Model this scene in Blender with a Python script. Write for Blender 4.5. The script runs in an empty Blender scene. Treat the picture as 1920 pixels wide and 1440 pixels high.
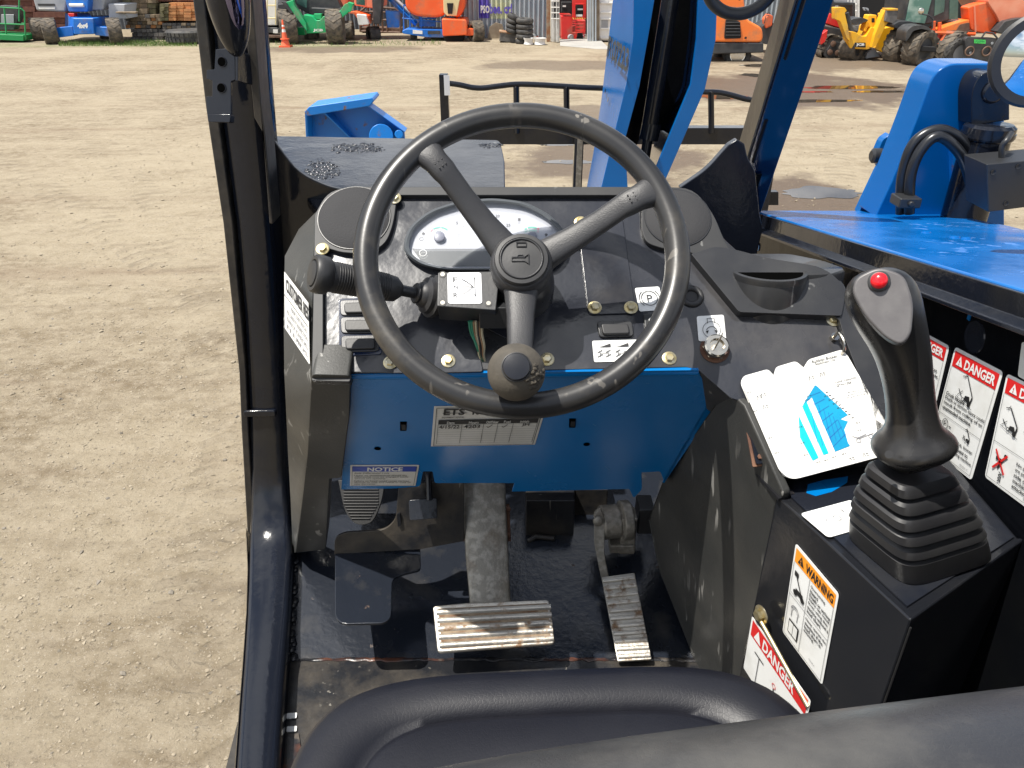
import bpy, bmesh, math, random
from mathutils import Vector, Matrix, noise as mnoise
rnd = random.Random(7)
scene = bpy.context.scene
C = scene.collection
# ------------------------------------------------------------------ camera
PITCH = math.radians(29.1); F = 1442.0; CZ = 2.35
cam_d = bpy.data.cameras.new('camera'); cam = bpy.data.objects.new('camera', cam_d); C.objects.link(cam)
cam.location = (0, 0, CZ); cam.rotation_euler = (math.radians(90) - PITCH, 0, 0)
cam_d.sensor_width = 36; cam_d.lens = F / 1920 * 36; cam_d.clip_start = 0.02; cam_d.clip_end = 2000
scene.camera = cam
# ------------------------------------------------------------------ world, sun, exposure
SUN = Vector((-0.40, -0.15, 1.0)).normalized()
EL = math.asin(SUN.z); AZ = math.atan2(SUN.x, SUN.y)
w = bpy.data.worlds.new('World'); scene.world = w; w.use_nodes = True
nt = w.node_tree; nt.nodes.clear()
sky = nt.nodes.new('ShaderNodeTexSky'); sky.sky_type = 'NISHITA'; sky.sun_disc = False
sky.sun_elevation = EL; sky.sun_rotation = AZ
tc = nt.nodes.new('ShaderNodeTexCoord')
mp = nt.nodes.new('ShaderNodeMapping'); mp.inputs['Scale'].default_value = (1, 1, 2.2)
cn = nt.nodes.new('ShaderNodeTexNoise'); cn.inputs['Scale'].default_value = 2.3; cn.inputs['Detail'].default_value = 8
cn.inputs['Roughness'].default_value = .58
cr = nt.nodes.new('ShaderNodeValToRGB'); cr.color_ramp.elements[0].position = .44; cr.color_ramp.elements[1].position = .56
mx = nt.nodes.new('ShaderNodeMixRGB'); mx.inputs['Color2'].default_value = (12, 12.3, 12.8, 1)
bg = nt.nodes.new('ShaderNodeBackground'); bg.inputs['Strength'].default_value = .075
wo = nt.nodes.new('ShaderNodeOutputWorld')
nt.links.new(tc.outputs['Generated'], mp.inputs[0]); nt.links.new(mp.outputs[0], cn.inputs['Vector'])
nt.links.new(cn.outputs['Fac'], cr.inputs[0]); nt.links.new(cr.outputs[0], mx.inputs['Fac'])
nt.links.new(sky.outputs[0], mx.inputs['Color1']); nt.links.new(mx.outputs[0], bg.inputs[0]); nt.links.new(bg.outputs[0], wo.inputs[0])
sd = bpy.data.lights.new('sun', 'SUN'); sun = bpy.data.objects.new('sun', sd); C.objects.link(sun)
sd.energy = 5.0; sd.angle = math.radians(.55); sd.color = (1, .95, .87)
sun.rotation_euler = (-SUN).to_track_quat('-Z', 'Y').to_euler(); sun.location = (0, 0, 30)
vs = scene.view_settings
vs.view_transform = 'Standard'; vs.look = 'None'; vs.gamma = 1; vs.use_curve_mapping = False; vs.exposure = .55
try: scene.cycles.max_bounces = 8; scene.cycles.glossy_bounces = 4; scene.cycles.sample_clamp_indirect = 6
except Exception: pass
# ------------------------------------------------------------------ geometry of the view
O = Vector((0, 0, CZ)); cp, sp_ = math.cos(PITCH), math.sin(PITCH)
def ray(px, py):
    u = (px - 960) / F; v = (720 - py) / F
    return Vector((u, cp + v * sp_, -sp_ + v * cp))
def W(px, py, t): return O + ray(px, py) * t
def atY(px, py, Y): r = ray(px, py); return O + r * (Y / r.y)
def atX(px, py, X): r = ray(px, py); return O + r * (X / r.x)
def atZ(px, py, Z): r = ray(px, py); return O + r * ((Z - CZ) / r.z)
def G(px, py): return atZ(px, py, 0)
class PL:
    def __init__(s, p, n): s.p = Vector(p); s.n = Vector(n).normalized()
    def at(s, px, py, off=0.0):
        r = ray(px, py); t = ((s.p + s.n * off) - O).dot(s.n) / r.dot(s.n); return O + r * t
def plane3(a, b, c, toward=None):
    n = (b - a).cross(c - a).normalized()
    if n.dot(O - a) < 0: n = -n
    return PL(a, n)
# ------------------------------------------------------------------ materials
MATS = {}
def mat(name, col, rough=.5, metal=0., col2=None, ns=6., namt=(.4, .65), bs=0., ba=0., rvar=0., scratch=None, spec=.5, coat=0., b2=None, dirt=None, dist=0., vor=None, emis=None, trans=0., alpha=1.):
    m = bpy.data.materials.new(name); m.use_nodes = True; n = m.node_tree; b = n.nodes['Principled BSDF']; L = n.links.new
    def c4(c): return (c[0], c[1], c[2], 1)
    b.inputs['Base Color'].default_value = c4(col); b.inputs['Roughness'].default_value = rough; b.inputs['Metallic'].default_value = metal
    b.inputs['Specular IOR Level'].default_value = spec; b.inputs['Coat Weight'].default_value = coat; b.inputs['Coat Roughness'].default_value = .08
    if trans: b.inputs['Transmission Weight'].default_value = trans
    if alpha < 1: b.inputs['Alpha'].default_value = alpha
    co = n.nodes.new('ShaderNodeTexCoord'); out = None
    def noise(scale, det=6, stretch=None, rg=.55):
        t = n.nodes.new('ShaderNodeTexNoise'); t.inputs['Scale'].default_value = scale; t.inputs['Detail'].default_value = det; t.inputs['Roughness'].default_value = rg
        if stretch:
            q = n.nodes.new('ShaderNodeMapping'); q.inputs['Scale'].default_value = stretch; q.inputs['Rotation'].default_value = (.2, .35, .5); L(co.outputs['Object'], q.inputs[0]); L(q.outputs[0], t.inputs['Vector'])
        else: L(co.outputs['Object'], t.inputs['Vector'])
        return t.outputs['Fac']
    def ramp(src, lo, hi):
        r = n.nodes.new('ShaderNodeMapRange'); r.inputs[1].default_value = lo; r.inputs[2].default_value = hi; r.clamp = True; L(src, r.inputs[0]); return r.outputs[0]
    def mix(f, a, c):
        x = n.nodes.new('ShaderNodeMixRGB'); L(f, x.inputs[0])
        if hasattr(a, 'default_value') or hasattr(a, 'links'): L(a, x.inputs[1])
        else: x.inputs[1].default_value = c4(a)
        x.inputs[2].default_value = c4(c); return x.outputs[0]
    cur = None; rcur = None
    if col2 is not None: cur = mix(ramp(noise(ns), *namt), col, col2)
    if dirt is not None:   # (colour, scale, lo, hi, roughness)
        f = ramp(noise(dirt[1], 9, None, .65), dirt[2], dirt[3]); cur = mix(f, cur if cur is not None else col, dirt[0])
        rr = n.nodes.new('ShaderNodeMix'); L(f, rr.inputs[0]); rr.inputs[2].default_value = rough; rr.inputs[3].default_value = dirt[4]; rcur = rr.outputs[0]
        mm = n.nodes.new('ShaderNodeMath'); mm.operation = 'MULTIPLY'; 
        if metal > 0:
            s1 = n.nodes.new('ShaderNodeMath'); s1.operation = 'SUBTRACT'; s1.inputs[0].default_value = 1; L(f, s1.inputs[1]); L(s1.outputs[0], mm.inputs[0]); mm.inputs[1].default_value = metal; L(mm.outputs[0], b.inputs['Metallic'])
    if scratch is not None:  # (colour, scale, threshold)
        f1 = ramp(noise(scratch[1], 2, (1, 1, .04)), scratch[2], scratch[2] + .02); f2 = ramp(noise(scratch[1] * .12, 3), .5, .62)
        mu = n.nodes.new('ShaderNodeMath'); mu.operation = 'MULTIPLY'; L(f1, mu.inputs[0]); L(f2, mu.inputs[1])
        cur = mix(mu.outputs[0], cur if cur is not None else col, scratch[0])
    if cur is not None: L(cur, b.inputs['Base Color'])
    if rvar:
        r = n.nodes.new('ShaderNodeMapRange'); r.inputs[1].default_value = .35; r.inputs[2].default_value = .65; r.inputs[3].default_value = max(0.02, rough - rvar); r.inputs[4].default_value = rough + rvar
        L(noise(max(ns, 5) * 1.7, 5), r.inputs[0])
        if rcur is None: rcur = r.outputs[0]
    if rcur is not None: L(rcur, b.inputs['Roughness'])
    prev = None
    def bump(src, s, d=.01):
        nonlocal prev
        q = n.nodes.new('ShaderNodeBump'); q.inputs['Strength'].default_value = s; q.inputs['Distance'].default_value = d; L(src, q.inputs['Height'])
        if prev: L(prev, q.inputs['Normal'])
        prev = q.outputs[0]; L(prev, b.inputs['Normal'])
    if ba: bump(noise(bs, 4), ba, dist or .01)
    if b2: bump(noise(b2[0], 5, b2[3] if len(b2) > 3 else None), b2[1], b2[2])
    if vor:
        v = n.nodes.new('ShaderNodeTexVoronoi'); v.feature = 'DISTANCE_TO_EDGE'; v.inputs['Scale'].default_value = vor[0]; L(co.outputs['Object'], v.inputs['Vector']); bump(ramp(v.outputs['Distance'], 0, .12), vor[1], vor[2])
    MATS[name] = m; return m
K = {}
K['paint'] = mat('glossy_black_paint', (.008, .010, .016), .14, col2=(.022, .021, .019), ns=5, namt=(.5, .75), bs=16, ba=.20, dist=.006, b2=(70, .10, .003), rvar=.06, spec=.38)
K['lumpy'] = mat('lumpy_black_paint', (.012, .014, .020), .2, col2=(.035, .035, .035), ns=6, namt=(.5, .8), bs=16, ba=.16, dist=.008, b2=(90, .14, .002), rvar=.08, spec=.45)
K['plate'] = mat('dash_plate_paint', (.021, .023, .030), .23, col2=(.085, .08, .075), ns=5, namt=(.50, .78), bs=11, ba=.25, dist=.008, b2=(180, .07, .0015), rvar=.10, spec=.6)
K['dusty'] = mat('dusty_black_paint', (.012, .013, .016), .32, dirt=((.075, .062, .045), 9, .42, .78, .6), bs=60, ba=.3, dist=.003, scratch=((.16, .15, .13), 90, .66))
K['rusty'] = mat('rust_spotted_black_paint', (.012, .012, .014), .3, col2=(.10, .035, .018), ns=11, namt=(.55, .68), dirt=((.11, .09, .07), 25, .55, .75, .8), bs=70, ba=.35, dist=.003)
K['plastic'] = mat('moulded_black_plastic', (.020, .021, .024), .33, col2=(.038, .038, .038), ns=8, namt=(.4, .7), bs=420, ba=.12, dist=.0006, scratch=((.15, .15, .145), 70, .685), rvar=.08)
K['plastic_worn'] = mat('scuffed_grey_black_plastic', (.030, .031, .030), .5, col2=(.060, .058, .052), ns=5, namt=(.4, .7), bs=300, ba=.3, dist=.001, scratch=((.24, .235, .22), 60, .635), rvar=.08)
K['console'] = mat('scratched_black_paint', (.010, .011, .014), .16, col2=(.03, .028, .024), ns=4, namt=(.5, .8), scratch=((.22, .21, .18), 26, .655), bs=10, ba=.15, dist=.006, b2=(60, .10, .003), rvar=.06, spec=.5)
K['grip'] = mat('dark_grip_plastic', (.014, .014, .015), .30, col2=(.022, .021, .02), ns=9, bs=400, ba=.15, dist=.0006, rvar=.05)
K['tint'] = mat('tinted_reflection', (.16, .15, .26), .06, metal=1)
K['postside'] = mat('ground_reflection_brown', (.045, .038, .030), .35, col2=(.07, .06, .045), ns=9, bs=60, ba=.3, dist=.003)  # black paint browned: the ground's reflection is put into the colour
K['wallpaint'] = mat('black_wall_paint', (.003, .0035, .005), .18, col2=(.006, .0065, .007), ns=5, bs=14, ba=.2, dist=.006, b2=(70, .10, .002), spec=.10)  # base and gloss lowered to hold the shade under the hood flange
K['toepaint'] = mat('pitted_black_paint', (.012, .015, .022), .19, col2=(.05, .048, .045), ns=12, namt=(.55, .8), dirt=((.12, .07, .04), 30, .68, .74, .8), bs=12, ba=.16, dist=.006, b2=(90, .22, .002), rvar=.08, spec=.6)
K['hole'] = mat('open_hole', (.002, .002, .002), 1., spec=0)
K['gripface'] = mat('grey_grip_face', (.085, .08, .082), .42, col2=(.105, .10, .10), ns=60, bs=500, ba=.15, dist=.0004)
K['scuff'] = mat('pale_paint_scuff', (.03, .20, .42), .6)
K['rimplastic'] = mat('satin_black_moulding', (.020, .021, .023), .52, col2=(.042, .041, .040), ns=7, namt=(.45, .75), bs=300, ba=.06, dist=.0004, spec=.4, scratch=((.13, .13, .125), 60, .67))
K['rubber'] = mat('black_rubber', (.018, .018, .020), .48, col2=(.03, .03, .03), ns=10, bs=300, ba=.12, dist=.0008)
K['rim'] = mat('worn_polyurethane', (.017, .017, .018), .33, col2=(.030, .029, .028), ns=9, bs=240, ba=.06, dist=.0008, scratch=((.24, .22, .19), 60, .64), rvar=.07, dirt=((.06, .053, .042), 12, .56, .72, .5))
K['spoke'] = mat('grained_grey_plastic', (.026, .026, .028), .45, col2=(.034, .034, .036), ns=20, bs=600, ba=.5, dist=.0008)
K['foam'] = mat('crumbling_foam', (.055, .048, .038), .75, col2=(.09, .078, .06), ns=25, bs=260, ba=.5, dist=.001)
K['foam_torn'] = mat('torn_foam', (.05, .043, .033), .85, col2=(.10, .085, .062), ns=40, bs=90, ba=1, dist=.006)
K['capgloss'] = mat('satin_cap', (.014, .015, .019), .28, bs=200, ba=.05, dist=.001)
K['blue'] = mat('blue_paint', (.0, .135, .40), .24, col2=(.001, .15, .44), ns=3, bs=25, ba=.06, dist=.004, rvar=.05, spec=.4)
K['blue2'] = mat('sunlit_blue_paint', (.0, .090, .31), .22, col2=(.001, .105, .35), ns=3, bs=25, ba=.06, dist=.004, rvar=.05, spec=.35, dirt=((.10, .09, .07), 5, .66, .80, .6))  # same blue paint as the panel, darkened to offset the sun on it
K['bluedeck'] = mat('scuffed_blue_paint', (.001, .105, .36), .24, col2=(.008, .14, .43), ns=6, namt=(.45, .75), scratch=((.10, .25, .6), 40, .62), bs=25, ba=.10, dist=.004, b2=(9, .10, .004), rvar=.09, spec=.4)
K['bluedark'] = mat('dark_blue_paint_and_reflection', (.0005, .008, .034), .16, bs=15, ba=.1, dist=.004, coat=.4)
K['bluechip'] = mat('chipped_blue_paint', (.002, .17, .56), .35, dirt=((.16, .10, .07), 16, .60, .66, .8), bs=40, ba=.15, dist=.003)
K['seat'] = mat('navy_vinyl', (.0055, .006, .010), .46, col2=(.008, .0085, .013), ns=8, vor=(230, .10, .0006), bs=500, ba=.12, dist=.0005, rvar=.05, spec=.4)
K['seatback'] = mat('dusty_grey_vinyl', (.026, .027, .032), .33, col2=(.050, .048, .044), ns=5, namt=(.45, .8), dirt=((.11, .105, .095), 11, .48, .85, .6), vor=(520, .12, .0004), bs=300, ba=.2, dist=.0006)
K['steel'] = mat('worn_cast_steel', (.48, .45, .40), .36, metal=.85, dirt=((.20, .12, .065), 40, .53, .66, .75), bs=120, ba=.5, dist=.0015, col2=(.6, .57, .5), ns=12)
K['steelarm'] = mat('dirty_cast_steel', (.23, .215, .185), .48, metal=.6, dirt=((.15, .115, .08), 18, .50, .78, .75), bs=200, ba=.8, dist=.0012, col2=(.34, .32, .28), ns=70, namt=(.45, .6))
K['groove'] = mat('rusty_groove', (.14, .075, .04), .8, col2=(.28, .22, .15), ns=40)
K['chrome'] = mat('nickel_plate', (.62, .58, .5), .2, metal=1, bs=60, ba=.1, dist=.001)
K['zinc'] = mat('yellow_zinc_plating', (.52, .42, .20), .34, metal=.9, col2=(.62, .58, .44), ns=60, bs=120, ba=.2, dist=.0008)
K['rustring'] = mat('rust', (.09, .04, .025), .8, col2=(.17, .085, .05), ns=30, bs=90, ba=.4, dist=.002)
K['white'] = mat('white_vinyl_sticker', (.74, .75, .74), .35, col2=(.60, .60, .57), ns=22, namt=(.5, .75))
K['paper'] = mat('white_laminated_card', (.74, .74, .72), .35, col2=(.68, .67, .63), ns=14)
K['offwhite'] = mat('dirty_white_sticker', (.60, .60, .57), .5, col2=(.72, .72, .70), ns=15)
K['ink'] = mat('black_ink', (.015, .015, .016), .5)
K['greyink'] = mat('grey_ink', (.22, .22, .23), .5)
K['red'] = mat('danger_red', (.60, .018, .018), .4)
K['orangelab'] = mat('warning_orange', (.85, .30, .02), .4)
K['noticeblue'] = mat('notice_blue', (.015, .05, .35), .4)
K['cyan'] = mat('chart_cyan', (.0, .42, .50), .4)
K['cyan2'] = mat('chart_blue', (.0, .27, .46), .4, col2=(.0, .20, .40), ns=12)
K['silverlab'] = mat('silver_label', (.70, .71, .73), .3, metal=.3)
K['bezel'] = mat('grey_bezel', (.095, .105, .115), .35, bs=200, ba=.1, dist=.001)
K['gface'] = mat('gauge_face', (.42, .44, .49), .4)
K['ggreen'] = mat('gauge_green', (.03, .42, .28), .5)
K['gred'] = mat('gauge_red', (.62, .08, .10), .5)
K['needle'] = mat('needle_cap', (.20, .21, .26), .4)
K['lens'] = mat('clear_lens', (1, 1, 1), .03, trans=1., alpha=.22, spec=.6)
K['mesh'] = mat('speaker_foam', (.024, .024, .026), .8, bs=500, ba=.6, dist=.001)
K['redbutton'] = mat('red_button', (.72, .012, .02), .2)
K['mirror'] = mat('mirror_glass', (.86, .88, .9), .015, metal=1)
K['hose'] = mat('hydraulic_hose', (.013, .014, .017), .3, bs=200, ba=.15, dist=.001)
K['block'] = mat('anodised_black', (.022, .023, .025), .4, bs=250, ba=.2, dist=.0008)
K['numb'] = mat('stencil_black', (.03, .032, .03), .6)
K['wire1'] = mat('green_wire', (.02, .2, .12), .5); K['wire2'] = mat('brown_wire', (.25, .15, .08), .5); K['wire3'] = mat('pale_wire', (.5, .45, .3), .5)
# ------------------------------------------------------------------ mesh builder
class B:
    def __init__(s, *mats):
        s.bm = bmesh.new(); s.m = [K[x] if isinstance(x, str) else x for x in mats]
    def mi(s, m):
        if isinstance(m, int): return m
        m = K[m] if isinstance(m, str) else m
        if m not in s.m: s.m.append(m)
        return s.m.index(m)
    def face(s, pts, m=0):
        vs_ = [s.bm.verts.new(p) for p in pts]; f = s.bm.faces.new(vs_); f.material_index = s.mi(m); return f
    def prism(s, pts, vec, m=0, mside=None):
        vec = Vector(vec); pts = [Vector(p) for p in pts]; m = s.mi(m); ms = m if mside is None else s.mi(mside)
        a = [s.bm.verts.new(p) for p in pts]; b = [s.bm.verts.new(p + vec) for p in pts]; n = len(pts)
        fs = [s.bm.faces.new(a), s.bm.faces.new(b[::-1])]
        for f in fs: f.material_index = m
        for i in range(n):
            f = s.bm.faces.new((a[i], b[i], b[(i + 1) % n], a[(i + 1) % n])); f.material_index = ms; fs.append(f)
        bmesh.ops.recalc_face_normals(s.bm, faces=fs)
        return fs
    def loft(s, rings, m=0, cap=True, closed=True):
        m = s.mi(m); V = [[s.bm.verts.new(p) for p in r] for r in rings]; fs = []; n = len(V[0])
        for i in range(len(V) - 1):
            for j in range(n if closed else n - 1):
                k = (j + 1) % n
                fs.append(s.bm.faces.new((V[i][j], V[i][k], V[i + 1][k], V[i + 1][j])))
        if cap: fs.append(s.bm.faces.new(V[0][::-1])); fs.append(s.bm.faces.new(V[-1]))
        for f in fs: f.material_index = m
        if cap: bmesh.ops.recalc_face_normals(s.bm, faces=fs)
        return fs
    def box(s, c, size, m=0, rot=None):
        c = Vector(c); R = rot or Matrix.Identity(3); x, y, z = [R.col[i] * (size[i] / 2) for i in range(3)]
        return s.prism([c - x - y - z, c + x - y - z, c + x + y - z, c - x + y - z], z * 2, m)
    def tube(s, pts, r, m=0, seg=12, ry=None, up=None, cap=True):
        pts = [Vector(p) for p in pts]; n = len(pts)
        rs = r if isinstance(r, (list, tuple)) else [r] * n
        rings = []; u = None
        for i, p in enumerate(pts):
            d = (pts[min(i + 1, n - 1)] - pts[max(i - 1, 0)]).normalized()
            if u is None:
                u = Vector(up) if up else (Vector((0, 0, 1)) if abs(d.z) < .9 else Vector((1, 0, 0)))
            u = (u - d * u.dot(d)).normalized(); v = d.cross(u)
            a = rs[i]; b = a if ry is None else (ry[i] if isinstance(ry, (list, tuple)) else ry)
            rings.append([p + u * (b * math.sin(t)) + v * (a * math.cos(t)) for t in [2 * math.pi * k / seg for k in range(seg)]])
        return s.loft(rings, m, cap)
    def lathe(s, c, axis, prof, m=0, seg=32, sq=None):
        c = Vector(c); ax = Vector(axis).normalized(); u = ax.orthogonal().normalized(); v = ax.cross(u)
        rings = [[c + ax * h + u * (r * math.cos(t)) + v * (r * math.sin(t)) for t in [2 * math.pi * k / seg for k in range(seg)]] for r, h in prof]
        return s.loft(rings, m, True)
    def torus(s, c, axis, R, r, m=0, seg=96, ss=16, sx=1):
        c = Vector(c); ax = Vector(axis).normalized(); u = ax.orthogonal().normalized(); v = ax.cross(u); m = s.mi(m)
        V = [[s.bm.verts.new(c + (u * math.cos(a) + v * math.sin(a)) * (R + r * math.cos(b)) + ax * (r * sx * math.sin(b))) for b in [2 * math.pi * j / ss for j in range(ss)]] for a in [2 * math.pi * i / seg for i in range(seg)]]
        for i in range(seg):
            for j in range(ss):
                f = s.bm.faces.new((V[i][j], V[(i + 1) % seg][j], V[(i + 1) % seg][(j + 1) % ss], V[i][(j + 1) % ss])); f.material_index = m
    def ball(s, c, r, m=0, u=16, v=10, sc=(1, 1, 1)):
        c = Vector(c); rings = []
        for i in range(1, v):
            a = math.pi * i / v; rings.append([c + Vector((r * sc[0] * math.sin(a) * math.cos(t), r * sc[1] * math.sin(a) * math.sin(t), r * sc[2] * math.cos(a))) for t in [2 * math.pi * k / u for k in range(u)]])
        return s.loft(rings, m, True)
    def poly_add(s, verts, faces, m=0):
        m = s.mi(m); V = [s.bm.verts.new(v) for v in verts]
        for f in faces:
            try: q = s.bm.faces.new([V[i] for i in f]); q.material_index = m
            except ValueError: pass
_tc = {}
def text_geo(txt, bold=0):
    k = (txt, bold)
    if k not in _tc:
        cu = bpy.data.curves.new('t', 'FONT'); cu.body = txt; cu.resolution_u = 2; cu.offset = bold
        ob = bpy.data.objects.new('t', cu); C.objects.link(ob)
        me = bpy.data.meshes.new_from_object(ob.evaluated_get(bpy.context.evaluated_depsgraph_get()))
        vv = [v.co.copy() for v in me.vertices]; ff = [tuple(p.vertices) for p in me.polygons]
        bpy.data.objects.remove(ob); bpy.data.curves.remove(cu); bpy.data.meshes.remove(me)
        x0 = min(v.x for v in vv); x1 = max(v.x for v in vv); y0 = min(v.y for v in vv); y1 = max(v.y for v in vv)
        _tc[k] = ([((v.x - x0) / max(x1 - x0, 1e-6), (v.y - y0) / max(y1 - y0, 1e-6)) for v in vv], ff, (x1 - x0) / max(y1 - y0, 1e-6))
    return _tc[k]
class Sheet:
    """a flat decal: u right, v down, in 0..1, spanned by three corners"""
    def __init__(s, b, tl, tr, bl, n=None, lift=.0006):
        s.b = b; s.o = Vector(tl); s.x = Vector(tr) - s.o; s.y = Vector(bl) - s.o
        s.n = (Vector(n) if n is not None else s.y.cross(s.x)).normalized(); s.l = lift
        if n is None and s.n.dot(O - s.o) < 0: s.n = -s.n
    def P(s, u, v, k=1): return s.o + s.x * u + s.y * v + s.n * (s.l * k)
    def rect(s, u0, v0, u1, v1, m, k=1): s.poly([(u0, v0), (u1, v0), (u1, v1), (u0, v1)], m, k)
    def poly(s, pts, m, k=1):
        f = s.b.face([s.P(u, v, k) for u, v in pts], m)
        f.normal_update()
        if f.normal.dot(s.n) < 0: f.normal_flip()
    def base(s, m, r=.06, k=0):
        asp = s.x.length / s.y.length; pts = []
        for cx, cy, a0 in ((r, r * asp, 180), (1 - r, r * asp, 270), (1 - r, 1 - r * asp, 0), (r, 1 - r * asp, 90)):
            for i in range(5):
                a = math.radians(a0 + i * 22.5); pts.append((cx + r * math.cos(a), cy + r * asp * math.sin(a)))
        t = [s.P(u, v, k) for u, v in pts]
        s.b.prism(t, -s.n * .0004, m)
    def line(s, u0, v0, u1, v1, w_, m='ink', k=2):
        a = s.P(u0, v0, k); c = s.P(u1, v1, k); d = (c - a).normalized().cross(s.n) * (w_ / 2)
        s.b.face([a - d, c - d, c + d, a + d], m)
    def circ(s, u, v, r, m, k=2, w_=None, a0=0, a1=360, seg=24):
        ex = s.x.normalized(); ey = s.y.normalized(); c = s.P(u, v, k)
        A = [math.radians(a0 + (a1 - a0) * i / seg) for i in range(seg + 1)]
        if w_ is None: s.b.face([c + (ex * math.cos(a) + ey * math.sin(a)) * r for a in A[:-1]], m); return
        for a, b_ in zip(A[:-1], A[1:]):
            s.b.face([c + (ex * math.cos(q) + ey * math.sin(q)) * rr for q, rr in ((a, r - w_), (b_, r - w_), (b_, r), (a, r))], m)
    def text(s, t, u0, v0, u1, v1, m='ink', k=2, bold=0.0):
        vv, ff, asp = text_geo(t, bold)
        s.b.poly_add([s.P(u0 + x * (u1 - u0), v1 + y * (v0 - v1), k) for x, y in vv], ff, m)
# ------------------------------------------------------------------ objects
def setp(o, **kw):
    for k, v in kw.items():
        if v is not None: o[k] = v
def thing(name, label, cat, loc=(0, 0, 0), group=None):
    o = bpy.data.objects.new(name, None); C.objects.link(o); o.location = loc; o.empty_display_size = .2
    setp(o, label=label, category=cat, group=group); return o
def root_loc(o):
    while o.parent: o = o.parent
    return Vector(o.location)
def part(name, b, parent=None, bevel=0, smooth=40, label=None, seg=2, sub=0):
    me = bpy.data.meshes.new(name); bm = b.bm
    off = root_loc(parent) if parent else Vector((0, 0, 0))
    bmesh.ops.translate(bm, verts=bm.verts, vec=-off)
    bm.to_mesh(me); bm.free()
    for m in b.m: me.materials.append(m)
    for p in me.polygons: p.use_smooth = True
    me.set_sharp_from_angle(angle=math.radians(smooth))
    o = bpy.data.objects.new(name, me); C.objects.link(o)
    if parent: o.parent = parent
    if label: o['label'] = label
    if bevel:
        md = o.modifiers.new('bevel', 'BEVEL'); md.width = bevel; md.segments = seg; md.limit_method = 'ANGLE'; md.angle_limit = math.radians(35); md.harden_normals = True
    if sub:
        md = o.modifiers.new('sub', 'SUBSURF'); md.levels = sub; md.render_levels = sub
    return o
def solo(name, b, label, cat, group=None, **kw):
    o = part(name, b, None, **kw); setp(o, label=label, category=cat, group=group)
    return o
def struct(name, b, **kw):
    o = part(name, b, None, **kw); o['kind'] = kw.get('kind', 'structure'); return o
def rp(pts, r, n=4):
    """round the corners of a pixel polygon; a point may carry its own radius (x, y, r)"""
    out = []; N = len(pts)
    for i, p in enumerate(pts):
        rr = p[2] if len(p) > 2 else r; c = Vector(p[:2]); a = Vector(pts[i - 1][:2]); b = Vector(pts[(i + 1) % N][:2])
        if rr <= 0: out.append(tuple(c)); continue
        da = a - c; db = b - c; ra = min(rr, da.length * .45); rb = min(rr, db.length * .45)
        s_ = c + da.normalized() * ra; e = c + db.normalized() * rb
        for k in range(n + 1):
            t = k / n; q = s_ * (1 - t) ** 2 + c * (2 * t * (1 - t)) + e * t * t; out.append((q.x, q.y))
    return out
def slab(b, pl, px, off, th, m=0, mside=None):
    """a plate whose outer face lies on plane pl lifted by off"""
    b.prism([pl.at(x, y, off) for x, y in px], -pl.n * th, m, mside)
def circle_px(pl, cx, cy, rx):
    c = pl.at(cx, cy); r = (pl.at(cx + rx, cy) - c).length; return c, r
def bolt(name, parent, pl, px, py, r=.0075, off=0., m='zinc', washer=True, **kw):
    c = pl.at(px, py, off); b = B(m)
    if washer: b.lathe(c, pl.n, [(r * 1.55, 0), (r * 1.55, .0012), (r * 1.3, .0018)], m, 20)
    b.lathe(c, pl.n, [(r, .0015), (r, r * .85), (r * .8, r)], m, 6)
    return part(name, b, parent, smooth=25, **kw)
# ================================================================== the telehandler the camera stands in
SL = math.radians(40)
DASH = PL(W(975, 545, 1.074), (0, -math.sin(SL), math.cos(SL)))
de = DASH.at(900, 700)
APRON = PL(de, (0, -.317, -.16)); 
if APRON.n.dot(O - de) < 0: APRON.n = -APRON.n
FZ = 1.22
FLOOR = PL((0, 0, FZ), (0, 0, 1))
fb = atZ(900, 1237, FZ)
TOE = PL(fb, (0, -math.sin(math.radians(15)), math.cos(math.radians(15))))
class Px(Sheet):
    def __init__(s, b, pl, off=0., lift=.0005):
        s.b = b; s.pl = pl; s.off = off; s.l = lift; s.n = pl.n; s.x = pl.at(1000, 500) - pl.at(900, 500); s.y = pl.at(960, 600) - pl.at(960, 500)
        s.y = (s.n.cross(s.x)).normalized() * (1 if s.n.cross(s.x).dot(s.y) > 0 else -1)
    def P(s, u, v, k=1): return s.pl.at(u, v, s.off + s.l * k)
def shplane(pl, tl, tr, bl, off=.001):
    return pl.at(*tl, off), pl.at(*tr, off), pl.at(*bl, off)
TH = thing('telehandler', 'blue and black telehandler seen from behind its driver seat, with steering wheel, joystick and pedals', 'telehandler', (.3, .6, 0))
# ---------- cab floor, toe plate, sill
b = B('dusty'); p = FLOOR.at
b.prism([Vector((-.36, -.3, FZ)), Vector((.62, -.3, FZ)), Vector((.62, fb.y, FZ)), Vector((-.475, fb.y, FZ))], (0, 0, -.012), 0)
part('cab_floor', b, TH, label='dusty black cab floor with dirt and rust spots')
b = B('paint')
tl = TOE.at(540, 960); b.prism([Vector((-.475, fb.y, FZ + .001)), Vector((.45, fb.y, FZ + .001)), Vector((.45, fb.y + .55 * math.cos(.262), FZ + .55 * math.sin(.262))), Vector((-.50, fb.y + .55 * math.cos(.262), FZ + .55 * math.sin(.262)))], -TOE.n * .01, 'toepaint')
part('toe_plate', b, TH)
b = B('rusty'); ws = [Vector((-.47 + i * .01, fb.y + rnd.uniform(-.0015, .0015), FZ + .001)) for i in range(92)]; b.tube(ws, [rnd.uniform(.002, .006) for _ in ws], 0, 6, ry=.002); part('floor_weld', b, TH)
b = B('lumpy')
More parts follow.
